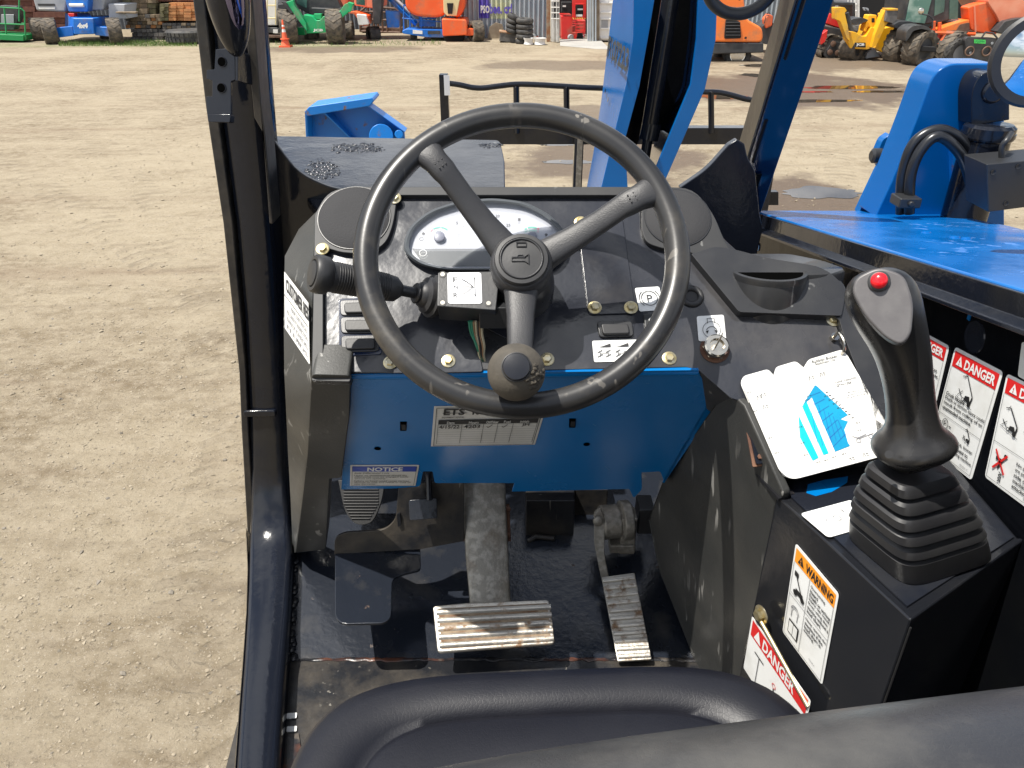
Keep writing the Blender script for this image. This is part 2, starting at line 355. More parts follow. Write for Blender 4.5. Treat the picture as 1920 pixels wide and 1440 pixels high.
for i in range(16):
    b.ball(TOE.at(549 + rnd.uniform(-4, 5), 1052 + i * 12 + rnd.uniform(-4, 4), .002), rnd.uniform(.003, .009), 0, 8, 6, (1, 1.2, .5))
part('weld_spatter', b, TH)
b = B('lumpy'); S2 = PL((0, 0, FZ + .05), (0, 0, 1)); TO5 = PL(TOE.p + Vector((0, 0, .05)), TOE.n)
def sillring(xl, xr, y, dz, h):
    pl_ = S2 if y >= 1237 else TO5
    a, c = pl_.at(xl, y), pl_.at(xr, y); a = a + Vector((0, 0, dz)); c = c + Vector((0, 0, dz)); D_ = Vector((0, 0, -h)); i_ = Vector((.014, 0, -.005)); e_ = Vector((.006, 0, .003))
    return [a + Vector((0, 0, -.02)), a + e_, a.lerp(c, .5) + Vector((0, 0, .006)), c - e_ + Vector((0, 0, .005)), c + Vector((0, 0, -.016)), c + D_, a + D_]
def prs(xl, xr, y, near, dv):
    pl_ = near if isinstance(near, PL) else PL((0, near, 0), (0, -1, 0)); a, c = pl_.at(xl, y), pl_.at(xr, y); dv = Vector(dv); u = (c - a).normalized() * .012; w_ = dv.normalized() * .012
    return [a + w_, a + u * .3 + w_ * .3, a + u, a.lerp(c, .5) - w_ * .15, c - u, c - u * .3 + w_ * .3, c + w_, c + dv, a + dv]
b.bm.free(); b = B('paint')
b.loft([prs(*q) for q in ((374, 455, -120, 1.27, (0, .08, 0)), (388, 470, 0, 1.27, (0, .08, 0)), (410, 488, 200, 1.27, (0, .08, 0)), (439, 508, 420, 1.27, (0, .08, 0)), (456, 521, 600, 1.27, (0, .08, 0)), (464, 530, 760, 1.27, (0, .08, 0)), (468, 536, 880, 1.265, (0, .08, -.01)), (467, 541, 960, 1.255, (0, .07, -.04)),
    (465, 545, 1030, TO5, (0, .03, -.09)), (464, 544, 1090, TO5, (0, 0, -.10)), (461, 541, 1150, TO5, (0, 0, -.10)), (455, 534, 1240, S2, (0, 0, -.10)), (448, 528, 1330, S2, (0, 0, -.10)), (440, 521, 1440, S2, (0, 0, -.10)), (430, 508, 1600, S2, (0, 0, -.10)), (415, 480, 1900, S2, (0, 0, -.10)))])
part('cab_post', b, TH, smooth=80, label='glossy black left cab post bowing down into the sill')
b = B('paint'); b.loft([sillring(*q, -.012, .03) for q in ((456, 466, 985), (460, 468, 1060), (457, 466, 1140), (450, 459, 1240), (443, 452, 1330), (435, 444, 1440), (425, 434, 1600), (405, 418, 1900))])
part('sill_lip', b, TH, smooth=60)
b = B('rusty'); slab(b, FLOOR, [(524, 1375), (560, 1375), (575, 1480), (505, 1480)], .003, .003)
part('rust_patch', b, TH)
for y0 in (1337, 1362):
    b = B('groove'); slab(b, FLOOR, rp([(538, y0), (557, y0 - 1), (556, y0 + 9), (537, y0 + 10)], 2), .0035, .002, 'offwhite'); part('floor_slot', b, TH)
# dark bulkhead behind the pedals
b = B('paint'); b.box((0.0, fb.y + .50, FZ + .28), (1.05, .02, .56)); part('bulkhead', b, TH)
# ---------- left post
def yprism(b, px, Y, d, m=0): b.prism([atY(x, y, Y) for x, y in px], (0, d, 0), m)
b = B('dusty')
yprism(b, [(345, -120), (361, 0), (385, 200), (418, 420), (448, 700), (452, 800), (464, 1010), (478, 1010), (466, 800), (462, 700), (437, 420), (407, 200), (384, 0), (368, -120)], 1.265, .035)
part('post_flange', b, TH, bevel=.003)
b = B('dusty')
yprism(b, [(440, -120), (455, 0), (476, 220), (492, 248), (505, 420), (512, 420), (497, 250), (490, 200), (474, 0), (460, -120)], 1.24, .05)
part('post_flange', b, TH, bevel=.002)
b = B('paint'); slab(b, PL(atY(490, 770, 1.262), (0, -1, 0)), rp([(455, 771), (516, 770), (518, 782), (456, 783)], 5), .0, .012)
part('weld_bead', b, TH, bevel=.003)
# left gusset sheet
b = B('paint')
yprism(b, rp([(490, 250, 0), (506, 250, 6), (522, 275, 20), (560, 325, 40), (620, 352, 20), (700, 362, 0), (640, 500, 0), (560, 640, 0), (556, 1030, 0), (520, 1030, 0), (512, 420, 0)], 10), 1.335, .008)
part('gusset', b, TH, bevel=.002)
# mirror bracket on post
BR = PL(atY(420, 160, 1.19), (-.1, -1, .25))
b = B('paint'); slab(b, BR, rp([(404, 92), (440, 90), (441, 150), (433, 153), (433, 215), (388, 215), (386, 181), (398, 181), (398, 152), (387, 148), (387, 131), (402, 130)], 2), 0, .006)
slab(b, BR, rp([(388, 214), (433, 214), (431, 230), (390, 229)], 3), .012, .014)
slab(b, BR, [(440, 90), (446, 96), (446, 152), (440, 152)], -.001, .05)
br = part('mirror_bracket', b, TH, bevel=.0012, label='grey black mirror bracket with two holes')
for x, y in ((416, 116), (415, 165)):
    b = B('hole'); c = BR.at(x, y, .0012); b.lathe(c, BR.n, [(.0062, 0), (.0062, .0005)], 0, 20); b.torus(c, BR.n, .0065, .0006, 'paint', 24, 8); part('bracket_hole', b, br)
# big teardrop mirror shell above it
b = B('paint'); c = W(418, -62, 1.03)
b.ball(c, 1, 0, 32, 20, (.031, .036, .112))
mh = part('mirror_housing', b, TH, label='glossy black mirror housing hanging from the left post')
b = B('tint'); b.ball(c + Vector((.0125, -.012, .010)), 1, 0, 28, 18, (.017, .027, .090)); part('mirror_glass', b, mh)  # purple tint stands in for a reflection on the shell's right side
# ---------- right post
HA = atX(1418, 397, .60); HB = atX(1920, 545, .60)
hn = (HB - HA).cross(Vector((1, 0, 0))); HOOD = PL(HA, hn if hn.z > 0 else -hn)
PX = .60
def xprism(b, px, X, d, m=0): b.prism([atX(x, y, X) for x, y in px], (d, 0, 0), m)
b = B('paint')
rp0 = atX(1420, 420, .60); rp1 = atX(1565, 0, .60); up = (rp1 - rp0)
rp1 = rp0 + up * 1.35; rp0 = rp0 - up * .06
dX = Vector((-.070, 0, 0)); dY = Vector((0, .072, .0))
b.prism([rp0, rp0 + dX, rp0 + dX + dY, rp0 + dY], rp1 - rp0, 'bluedark')  # dark blue stands in for hood and boom reflected in the black post
rpst = part('cab_post', b, TH, bevel=.004, label='leaning right cab post with dark blue sheen')
b = B('postside'); q0 = rp0 + dX + Vector((-.0005, 0, 0)); b.prism([q0, q0 + Vector((-.004, 0, 0)), q0 + Vector((-.004, 0, 0)) + dY * 1.2, q0 + dY * 1.2], rp1 - rp0, 0); part('post_flange', b, rpst, bevel=.001)  # thin brown skin carrying the ground's reflection on the post's side
b = B('wallpaint'); q0 = rp0 + dX + Vector((-.005, -.002, 0)); b.prism([q0, q0 + Vector((-.006, 0, 0)), q0 + Vector((-.006, 0, 0)) + dY * 1.3, q0 + dY * 1.3], (rp1 - rp0) * .27, 0); b.prism([q0 + Vector((0, -.004, 0)), q0 + Vector((.045, -.004, 0)), q0 + Vector((.045, .0, 0)), q0], (rp1 - rp0) * .24, 0); part('post_sleeve', b, rpst, bevel=.001)
b = B('paint')
for f0, f1 in ((.28, .42), (.60, .80)):
    a = rp0.lerp(rp1, f0) + dX * .82; c = rp0.lerp(rp1, f1) + dX * .82
    b.tube([a + Vector((0, -.001, 0)), c + Vector((0, -.001, 0))], .004, 0, 8); part('post_slot', b, rpst); b = B('paint')
b.bm.free()
b = B('paint')
yprism(b, rp([(1275, 352, 0), (1325, 318, 20), (1366, 272, 4), (1382, 262, 2), (1396, 270, 2), (1402, 296, 6), (1416, 320, 6), (1424, 398, 0), (1430, 430, 0), (1410, 520, 0), (1360, 520, 0), (1290, 420, 0)], 6), 1.50, .02)
part('gusset', b, TH, bevel=.002)
# ---------- side wall under the hood
Wd = lambda px, py, o=0: atX(px, py, .60 + o)
b = B('wallpaint'); far = Vector((.60, HA.y, HA.z)); near = HB + (HB - HA) * .9
b.prism([far, near, Vector((.60, near.y, FZ - .1)), Vector((.60, far.y, FZ - .1))], (.012, 0, 0), 0)
sw = part('side_wall', b, TH, label='glossy black side wall carrying the danger stickers')
d = (HB - HA).normalized(); nd = Vector((0, d.z, -d.y)); nd = nd if nd.z < 0 else -nd
b = B('paint'); b.prism([HA + Vector((-.004, 0, 0)), HA + Vector((-.004, 0, 0)) + nd * .035, HA + Vector((-.03, 0, 0)) + nd * .040, HA + Vector((-.03, 0, 0)) + nd * .034, HA + Vector((-.012, 0, 0)) + nd * .028, HA + Vector((-.012, 0, 0))], near - HA, 0)
part('wall_flange', b, sw, bevel=.0015)
WALL = PL((.60, 0, 0), (-1, 0, 0))
for x, y, rx in ((1421, 463, 9), (1560, 500, 0), (1818, 592, 0)):
    b = B('blue'); c = WALL.at(x, y, .0015)
    if rx: b.lathe(c, WALL.n, [(.010, 0), (.010, .0006)], 0, 20)
    else: b.box(c, (.0012, .006, .012), 0)
    part('wall_hole', b, sw, label='small hole showing bright blue behind')
b = B('lumpy'); c = WALL.at(1828, 632, .000); b.lathe(c, WALL.n, [(.022, 0), (.021, .0016), (.012, .0022)], 0, 28); part('weld_boss', b, sw)
# ---------- hood deck
b = B('bluedeck'); hp = HOOD.at
f1 = hp(1619, 395); f2 = hp(1782, 402); f3 = hp(1896, 424); f4 = hp(1960, 440)
nearL = HA + (HB - HA) * 2.3; right = Vector((2.0, 0, 0))
b.prism([HA + Vector((-.006, 0, .003)), f1, f2, f3, f4, f4 + Vector((.6, -.3, .066)), nearL + Vector((1.2, 0, 0)), nearL + Vector((-.006, 0, .003))], -HOOD.n * .02, 0)
hood = part('hood', b, TH, bevel=.004, label='scuffed bright blue hood deck')
b = B('bluedark'); Px(b, HOOD, .0005).line(1752, 484, 2000, 486, .004, 0, 1); part('hood_seam', b, hood)
for x, y in ((1736, 437), (1790, 446), (1812, 448)):
    b = B('bluedeck'); c = hp(x, y, 0); b.lathe(c, HOOD.n, [(.009, 0), (.008, .003), (.004, .004)], 0, 16); part('hood_plug', b, hood)
# ---------- outrigger tower on the right
ty = hp(1700, 400).y - .03
b = B('blue2')
yprism(b, rp([(1640, 408, 0), (1672, 340, 0), (1722, 215, 60), (1748, 140, 30), (1780, 119, 16), (1868, 119, 4), (1884, 150, 0), (1884, 425, 0)], 6, 6), ty, .10)
tow = part('stabilizer_bracket', b, TH, bevel=.004, label='tall bright blue bracket on the far end of the hood')
b = B('blue2'); yprism(b, [(1610, 400), (1648, 320), (1660, 300), (1640, 400)], ty + .1, .03); yprism(b, rp([(1643, 290), (1655, 262), (1672, 250), (1668, 300), (1650, 318)], 6), ty + .16, .03); part('bracket_rib', b, tow, bevel=.003)
b = B('block'); b.lathe(atY(1652, 292, ty + .14), (-1, 0, 0), [(.018, 0), (.018, .02), (.012, .025)], 0, 20); part('pivot_pin', b, tow)
b = B('bluechip'); yprism(b, [(1786, 268), (1797, 262), (1799, 405), (1790, 404)], ty - .02, .02); part('bracket_edge', b, tow)
b = B('paint')
yprism(b, rp([(1822, 236, 0), (1822, 170, 20), (1838, 138, 18), (1868, 133, 12), (1893, 150, 14), (1893, 225, 0)], 14, 6), ty - .06, .06)
b.lathe(atY(1862, 172, ty - .06), (0, -1, 0), [(.024, 0), (.024, .004), (.020, .008)], 0, 28)
cyl = part('cylinder_clevis', b, TH, bevel=.002)
b = B('paint'); c = atY(1858, 232, ty - .06); c2 = Vector((c.x, c.y, c.z - .5))
b.lathe(c, (0, 0, -1), [(.045, 0), (.052, .006), (.052, .03), (.048, .034), (.048, .32)], 0, 36)
b.lathe(c, (0, 0, -1), [(.054, .018), (.054, .026)], 0, 36)
part('hydraulic_cylinder', b, TH, smooth=30)
def arc(P0, P1, P2, n=18, m=None):
    return [P0.lerp(P1, t).lerp(P1.lerp(P2, t), t) for t in [i / n for i in range(n + 1)]]
def spline(pts, n=10):
    pts = [Vector(q) for q in pts]; out = []; Q = [pts[0] * 2 - pts[1]] + pts + [pts[-1] * 2 - pts[-2]]
    for i in range(1, len(Q) - 2):
        for k in range(n):
            t = k / n; a, b_, c, d_ = Q[i - 1], Q[i], Q[i + 1], Q[i + 2]
            out.append(.5 * ((2 * b_) + (c - a) * t + (2 * a - 5 * b_ + 4 * c - d_) * t * t + (3 * b_ - a - 3 * c + d_) * t ** 3))
    out.append(pts[-1]); return out
for k, (off, dyy) in enumerate(((0, 0), (13, -.02))):
    b = B('hose')
    pts = [atY(x, y, ty - .07 + dyy) for x, y in ((1689 + off * 1.2, 400), (1692 + off * 1.2, 330), (1714 + off, 268 + off), (1762 - off * .2, 243 + off), (1808 - off, 268 + off), (1826 - off, 318), (1838 - off, 372))]
    b.tube(spline(pts), .0115, 0, 14); part('hydraulic_hose', b, TH)
b = B('block'); cc = atY(1698, 376, ty - .10); b.box(cc, (.048, .05, .022)); b.tube([cc + Vector((0, -.02, 0)), cc + Vector((0, -.032, 0))], .007, 0, 6); part('hose_clamp', b, TH, bevel=.003)
for x, y in ((1822, 345), (1832, 378)):
    b = B('block'); a = atY(x - 2, y - 14, ty - .08); c = atY(x + 8, y + 8, ty - .08); b.tube([a, c], .015, 0, 6); c2 = c + Vector((.02, 0, .006)); b.tube([c, c2], .012, 0, 6); part('hose_fitting', b, TH, smooth=25)
VB = ty - .22
b = B('block'); b.prism([atY(1850, 308, VB), atY(1990, 296, VB), atY(1990, 380, VB), atY(1853, 398, VB)], (0, .09, 0), 0)
vb = part('valve_block', b, TH, bevel=.002)
for x, y in ((1909, 312), (1886, 381), (1862, 323)):
    b = B('ink'); b.lathe(atY(x, y, VB - .0005), (0, -1, 0), [(.005, 0), (.005, .0015), (.003, .0005)], 0, 12); part('socket_screw', b, vb)
b = B('block'); b.tube(spline([atY(1878, 300, VB + .04), atY(1879, 275, VB + .04), atY(1888, 262, VB + .04), atY(1896, 250, VB + .06)]), .006, 0, 10); b.lathe(atY(1874, 304, VB + .04), (0, 0, 1), [(.013, -.002), (.013, .003)], 0, 20); part('valve_pipe', b, vb)
# round mirror at right edge
MC = W(1950, 112, 1.02); mn = Vector((-.36, -1.6, .05)).normalized()
b = B('rubber'); b.lathe(MC - mn * .02, mn, [(.02, -.012), (.050, -.004), (.060, .012), (.061, .019), (.0575, .022)], 0, 48); mr = part('round_mirror', b, TH, label='round mirror reflecting blue at the right edge')
b = B('mirror'); b.lathe(MC, mn, [(.0565, 0), (.04, .0032), (.02, .0058), (.004, .0064)], 0, 48); part('mirror_glass', b, mr)
b = B('block'); b.tube([MC - mn * .03, MC - mn * .03 + Vector((.15, .02, .12))], .008); part('mirror_arm', b, mr)
MC = W(1392, -42, 1.45); mn = Vector((-.1, -1, -.3)).normalized()
b = B('rubber'); b.torus(MC, mn, .066, .012, 0, 48, 12); lr = part('work_lamp', b, TH, label='black round lamp guard cut off by the top edge')
b = B('rubber'); b.tube([MC + Vector((-.07, 0, .01)), MC + Vector((0, 0, -.035)), MC + Vector((.07, 0, .01))], .004); b.tube([MC + Vector((.05, 0, 0)), MC + Vector((.12, .02, .03))], .008); part('lamp_guard', b, lr)
# ---------- front fender plate
FD = PL((0, 0, CZ - .45), (0, -.06, 1))
b = B('lumpy'); slab(b, FD, rp([(505, 254, 0), (938, 262, 8), (946, 300, 0), (948, 400, 0), (600, 400, 0), (540, 330, 0), (505, 262, 0)], 4), 0, .02)
part('front_fender', b, TH, bevel=.004, label='glossy black front fender plate with bubbled paint')
for (cx, cy, rx, ry, nn) in ((606, 318, 32, 20, 240), (672, 277, 50, 10, 200), (920, 273, 22, 5, 50)):
    b = B('paint')
    for i in range(nn):
        a = rnd.random() * 6.28; r_ = math.sqrt(rnd.random()) * rnd.uniform(.6, 1.15); c = FD.at(cx + rx * r_ * math.cos(a), cy + ry * r_ * math.sin(a), 0); s_ = .0012 + rnd.random() ** 2 * .0042
        b.ball(c, s_, 0, 8, 6, (1.2, 1.2, .45))
    part('paint_blister', b, TH)
# ---------- stabilizer foot front left
Yf = 3.05
b = B('bluechip')
yprism(b, rp([(573, 214), (598, 206), (690, 196), (757, 248), (760, 300), (575, 300)], 3), Yf, .03)
yprism(b, rp([(571, 209), (580, 200), (697, 183), (701, 189), (693, 199), (575, 218)], 2), Yf - .10, .14)
b.prism([atY(571, 209, Yf - .1), atY(575, 205, Yf - .1), atY(580, 290, Yf - .06), atY(575, 290, Yf - .06)], (0, .1, 0))
for (x0, y0, x1, y1) in ((598, 204, 668, 272), (686, 198, 756, 248)):
    b.prism([atY(x0, y0, Yf - .09), atY(x0 + 4, y0, Yf - .09), atY(x1 + 4, y1, Yf - .02), atY(x1, y1, Yf - .02)], (0, .08, 0))
b.tube([atY(715, 256, Yf - .1), atY(715, 256, Yf + .05)], .045, 0, 20); b.tube([atY(748, 252, Yf - .1), atY(748, 252, Yf + .05)], .016, 0, 14)
part('stabilizer_foot', b, TH, bevel=.004, label='chipped blue stabilizer foot beyond the front fender')
# ---------- boom head and carriage
Y1 = 3.55; Y2 = 4.05
def two(b, px, Ya, Yb, th=.02, m=0):
    """skin between a near outline (plane Ya) and the same run of points on Yb"""
    pass
b = B('blue2')
nearE = [(1215, -90), (1188, 0), (1187, 70), (1174, 158), (1152, 248), (1127, 352), (1110, 420)]
farE = [(1160, -90), (1149, 0), (1139, 90), (1127, 190), (1112, 290), (1100, 352), (1088, 420)]
N = [atY(x, y, Y1) for x, y in nearE]; Fp = [atY(x, y, Y2) for x, y in farE]
b.loft([[n_, n_ + Vector((.025, .01, 0)), f_ + Vector((.025, .01, 0)), f_] for n_, f_ in zip(N, Fp)])
bh = part('boom_head', b, TH, bevel=.003, label='bright blue boom head plates rising out of the picture')
b = B('blue2')
yprism(b, [(1189, -90), (1188, 0), (1187, 70), (1174, 158), (1152, 250), (1127, 353), (1177, 353), (1172, 262), (1199, 162), (1217, 60), (1227, 0), (1232, -90)], Y1 - .004, .02)
part('boom_flange', b, bh, bevel=.002)
b = B('blue2')
yprism(b, [(1309, -90), (1309, 0), (1306, 72), (1295, 158), (1232, 310), (1190, 420), (1215, 420), (1247, 339), (1322, 167), (1342, 75), (1345, 0), (1346, -90)], Y1 - .004, .02)
part('boom_flange', b, bh, bevel=.002)
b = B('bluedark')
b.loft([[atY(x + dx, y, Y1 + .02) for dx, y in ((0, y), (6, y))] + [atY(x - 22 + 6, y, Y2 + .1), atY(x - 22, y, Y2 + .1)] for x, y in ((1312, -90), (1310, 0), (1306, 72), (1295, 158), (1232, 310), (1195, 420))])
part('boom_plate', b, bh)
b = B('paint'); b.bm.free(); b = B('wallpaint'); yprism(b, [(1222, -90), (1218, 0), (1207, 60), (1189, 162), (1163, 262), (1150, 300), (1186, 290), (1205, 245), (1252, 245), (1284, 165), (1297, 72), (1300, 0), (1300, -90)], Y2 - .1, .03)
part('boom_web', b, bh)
b = B('paint'); b.tube([W(1269, -80, 3.28), W(1217, 245, 3.60)], .038, 0, 24); tcy = part('tilt_cylinder', b, bh)
b = B('chrome'); b.tube([W(1217, 245, 3.6), W(1204, 330, 3.68)], .024, 'paint', 16); b.tube([W(1222, 232, 3.59), W(1216, 262, 3.62)], .046, 'paint', 24); part('cylinder_rod', b, bh)
b = B('numb')
pn = plane3(atY(1188, 0, Y1), atY(1152, 248, Y1), atY(1112, 290, Y2)); pn = PL(pn.p, pn.n)
sh = Sheet(b, pn.at(1142, 66, .003), pn.at(1182, 92, .003), pn.at(1137, 106, .003)); sh.text('F107223', 0, .0, .98, 1.0, 'numb', 1, .03)
part('serial_number', b, bh, label='stencilled serial number F107223')
for x, y in ((1135, 171), (1140, 187)):
    b = B('bluedark'); b.lathe(pn.at(x, y, .002), pn.n, [(.012, 0), (.012, .001)], 0, 16); part('plate_hole', b, bh)
YC = 4.35
b = B('paint')
rail = [atY(x, y, YC) for x, y in ((840, 156), (862, 159), (885, 164), (905, 165), (930, 162), (968, 158), (1010, 159), (1060, 162), (1120, 165), (1240, 168), (1310, 172), (1345, 173), (1370, 178), (1400, 186), (1440, 192))]
b.tube(spline(rail, 4), .0145, 0, 12)
for x in (968, 1062, 1150, 1240, 1333): b.tube([atY(x, 162 + (8 if x > 1200 else 0), YC), atY(x + 1, 250, YC)], .017, 0, 8)
b.box(atY(836, 245, YC), (.045, .06, .58)); b.box(atY(1443, 300, YC), (.055, .06, .9))
b.prism([atY(830, 240, YC), atY(1460, 240, YC), atY(1460, 271, YC), atY(830, 271, YC)], (0, .08, 0)); b.prism([atY(830, 360, YC), atY(1460, 360, YC), atY(1460, 385, YC), atY(830, 385, YC)], (0, .05, 0))
b.box(atY(1083, 320, YC - .04), (.05, .06, .5), 0); b.box(atY(1130, 330, YC - .04), (.03, .06, .5), 0)
fc = part('fork_carriage', b, TH, bevel=.003, label='black fork carriage with a bent top rail')
b = B('silverlab'); b.box(atY(838, 160, YC - .032), (.03, .003, .10)); part('reflector_strip', b, fc)
b = B('steelarm'); b.box(atY(1085, 325, YC - .075), (.028, .02, .4)); part('fork_shank', b, fc)
# ---------- dashboard
b = B('plastic')
outer = rp([(590, 402, 4), (612, 362, 30), (648, 351, 16), (1240, 351, 10), (1300, 353, 30), (1338, 400, 30), (1356, 445, 10), (1386, 472, 10), (1540, 500, 20), (1585, 530, 14), (1600, 600, 0), (1664, 780, 4), (1655, 860, 4), (1480, 870, 4), (1385, 748, 0), (1300, 690, 0), (584, 700, 0)], 8)
slab(b, DASH, outer, 0, .09)
dash = part('dashboard', b, TH, bevel=.005, seg=3, label='moulded black dashboard around the instrument plate')
b = B('rimplastic')
fr = rp([(590, 402, 4), (612, 362, 30), (648, 350, 16), (1240, 350, 10), (1300, 352, 30), (1338, 400, 30), (1356, 445, 10), (1372, 472, 10), (1310, 480, 0), (1294, 473, 6), (1243, 466, 14), (1211, 455, 14), (1203, 430, 6), (1203, 388, 6), (1186, 366, 4), (745, 366, 4), (738, 420, 20), (724, 456, 16), (690, 477, 14), (640, 473, 8), (606, 463, 5), (606, 697, 6), (660, 703, 6), (656, 716, 4), (584, 714, 4)], 6)
slab(b, DASH, fr, .012, .014)
part('dash_rim', b, dash, bevel=.004, seg=3)
for cx, cy, r_ in ((667, 417, 66), (1268, 417, 60)):
    c, r = circle_px(DASH, cx, cy, r_); b = B('mesh'); b.lathe(c + DASH.n * .0125, DASH.n, [(r, -.001), (r, .0008), (r * .97, .0018), (r * .5, .0028), (r * .1, .003)], 0, 56); b.torus(c + DASH.n * .0125, DASH.n, r * 1.015, .0012, 'plastic', 56, 6)
    part('speaker_pod', b, dash)
# metal instrument plate
b = B('plate')
plt_ = rp([(607, 466, 3), (640, 475, 8), (690, 479, 14), (726, 458, 14), (740, 420, 16), (747, 368, 3), (1184, 368, 4), (1201, 390, 4), (1201, 430, 6), (1209, 457, 14), (1243, 469, 14), (1292, 476, 6), (1305, 480, 6), (1386, 587, 4), (1562, 593, 4), (1578, 640, 4), (1640, 790, 6), (1500, 850, 6), (1455, 790, 0), (1402, 744, 8), (1386, 751, 8), (1370, 746, 4), (1310, 694, 6), (1286, 688, 4), (1003, 694, 3), (960, 640, 0), (905, 612, 6), (885, 614, 6), (897, 655, 6), (906, 697, 6), (780, 700, 0), (607, 696, 8)], 4)
slab(b, DASH, plt_, .0035, .003)
ip = part('instrument_plate', b, dash, bevel=.0012, label='dark glossy metal instrument plate with dusty smears')
b = B('plate'); slab(b, DASH, rp([(1089, 470, 2), (1078, 410, 6), (1168, 410, 6), (1192, 587, 10), (1103, 590, 10)], 8), .0065, .003); part('access_cover', b, dash, bevel=.0012, label='dark access cover held by brass bolts')
for x, y in ((740, 372), (605, 467), (1185, 375), (1089, 417), (1115, 577), (1183, 577), (732, 680), (841, 677), (1026, 674), (1255, 672), (1562, 600)):
    bolt('hex_bolt', dash, DASH, x, y, .0062, .0125 if (x, y) in ((740, 372), (605, 467), (1185, 375)) else (.0065 if y in (577, 417) else .0035))
# gauge cluster
go = rp([(755, 462, 14), (766, 425, 20), (805, 394, 20), (860, 376, 20), (925, 371, 20), (985, 378, 20), (1035, 404, 20), (1062, 438, 14), (1068, 470, 14), (1048, 497, 14), (1000, 508, 14), (830, 508, 20), (785, 497, 14), (762, 480, 10)], 12)
gcx, gcy = 911, 446
gi = [(gcx + (x - gcx) * .935, gcy + (y - gcy) * .90) for x, y in go]
b = B('bezel')
def ring3(o, off): return [DASH.at(x, y, off) for x, y in o]
gm = [(gcx + (x - gcx) * .97, gcy + (y - gcy) * .95) for x, y in go]
b.loft([ring3(go, .003), ring3(go, .012), ring3(gm, .017), ring3(gi, .015), ring3(gi, .006)], 0, cap=False)
gc = part('gauge_cluster', b, dash, smooth=60, label='grey framed instrument cluster with white gauges')
b = B('gface'); slab(b, DASH, gi, .0075, .002, 'gface')
g = Px(b, DASH, .0076, .0002)
def gtext(t, x, y, h, wd, m='ink', bold=.02): g.text(t, x - wd / 2, y - h / 2, x + wd / 2, y + h / 2, m, 2, bold)
gtext('15', 907, 399, 5.5, 7); gtext('20', 933, 405, 5.5, 8); gtext('25', 953, 422, 5.5, 8); gtext('30', 958, 445, 4, 6); gtext('10', 880, 403, 5.5, 8); gtext('5', 857, 418, 5.5, 4); gtext('x 100', 917, 420, 4, 14)
gce = DASH.at(902, 445, .0076); ex = g.x.normalized(); ey = g.y.normalized()
def garc(c, r0, r1, a0, a1, m, n=14):
    for i in range(n):
        A = [math.radians(a0 + (a1 - a0) * q / n) for q in (i, i + 1)]
        g.b.face([c + g.n * .0005 + (ex * math.cos(A[j]) - ey * math.sin(A[j])) * r for j, r in ((0, r0), (1, r0), (1, r1), (0, r1))], m)
for i in range(41):
    a = 200 - i * 5.5; L_ = .0042 if i % 5 == 0 else .0026; garc(gce, .0335 - L_, .0335, a, a + (.9 if i % 5 == 0 else .5), 'ink', 1)
garc(gce, .029, .034, 8, -18 + 0, 'gred'); garc(gce, .029, .034, 20, 8, 'gred')
for cx in (824, 997):
    c = DASH.at(cx, 444, .0076)
    if cx == 824: garc(c, .0145, .0165, 125, 45, 'ggreen'); garc(c, .0150, .0158, 148, 128, 'gred', 4)
    else: garc(c, .0145, .0165, 130, 62, 'ggreen'); garc(c, .0145, .0175, 60, 48, 'gred', 3)
    garc(c, .004, .0165, 82 if cx == 824 else 112, 86 if cx == 824 else 116, 'white', 1)
g.circ(794, 438, .0022, 'ink'); g.circ(1024, 440, .0022, 'ink'); g.circ(793, 474, .0055, 'white', 2, .0008); g.circ(790, 448, .003, 'ink', 2, .0006); g.circ(1030, 450, .003, 'ink', 2, .0006)
g.rect(971, 409, 976, 414, 'ink', 2); g.rect(935, 454, 945, 461, 'cyan2', 2)
g.poly([(773, 466), (1051, 466), (1040, 494), (1000, 500), (830, 500), (790, 490)], 'bezel', 1)
part('gauge_face', b, gc)
for cx, cy, r_ in ((824, 446, .008), (998, 445, .007), (908, 436, .009)):
    b = B('needle'); b.lathe(DASH.at(cx, cy, .0078), DASH.n, [(r_, 0), (r_, .005), (r_ * .8, .006)], 0, 20); part('needle_cap', b, gc)
b = B('lens'); b.face(ring3([(gcx + (x - gcx) * .93, gcy + (y - gcy) * .9) for x, y in go], .0148), 0); part('gauge_lens', b, gc)
# stickers and switches on the plate
def sticker(name, parent, pl, tl, tr, bl, off, m='white', label=None, r=.08):
    b = B(m); s = Sheet(b, *shplane(pl, tl, tr, bl, off), n=pl.n); s.base(m, r); return b, s
b, s = sticker('', dash, DASH, (1190, 540), (1236, 537), (1199, 584), .005)
s.circ(.5, .48, .0115, 'ink', 2, .001); s.circ(.5, .48, .0145, 'ink', 2, .001, 130, 230, 10); s.circ(.5, .48, .0145, 'ink', 2, .001, -50, 50, 10); s.text('P', .40, .34, .62, .64, 'ink', 2)
part('parking_brake_sticker', b, dash, label='white sticker with a circled P')
b, s = sticker('', dash, DASH, (1306, 593), (1357, 590), (1310, 640), .005)
s.circ(.5, .58, .0125, 'ink', 2, .0007); s.rect(.36, .12, .64, .14, 'ink', 2); s.rect(.36, .12, .38, .32, 'ink', 2); s.rect(.62, .12, .64, .32, 'ink', 2); s.circ(.5, .66, .008, 'ink', 2, .001, 200, 340, 12)
s.poly([(.28, .62), (.40, .60), (.33, .74)], 'ink', 2); s.poly([(.72, .62), (.60, .60), (.67, .74)], 'ink', 2)
part('engine_start_sticker', b, dash, label='white sticker with an engine start symbol')
b, s = sticker('', dash, DASH, (1110, 639), (1218, 636), (1114, 679), .005, r=.03)
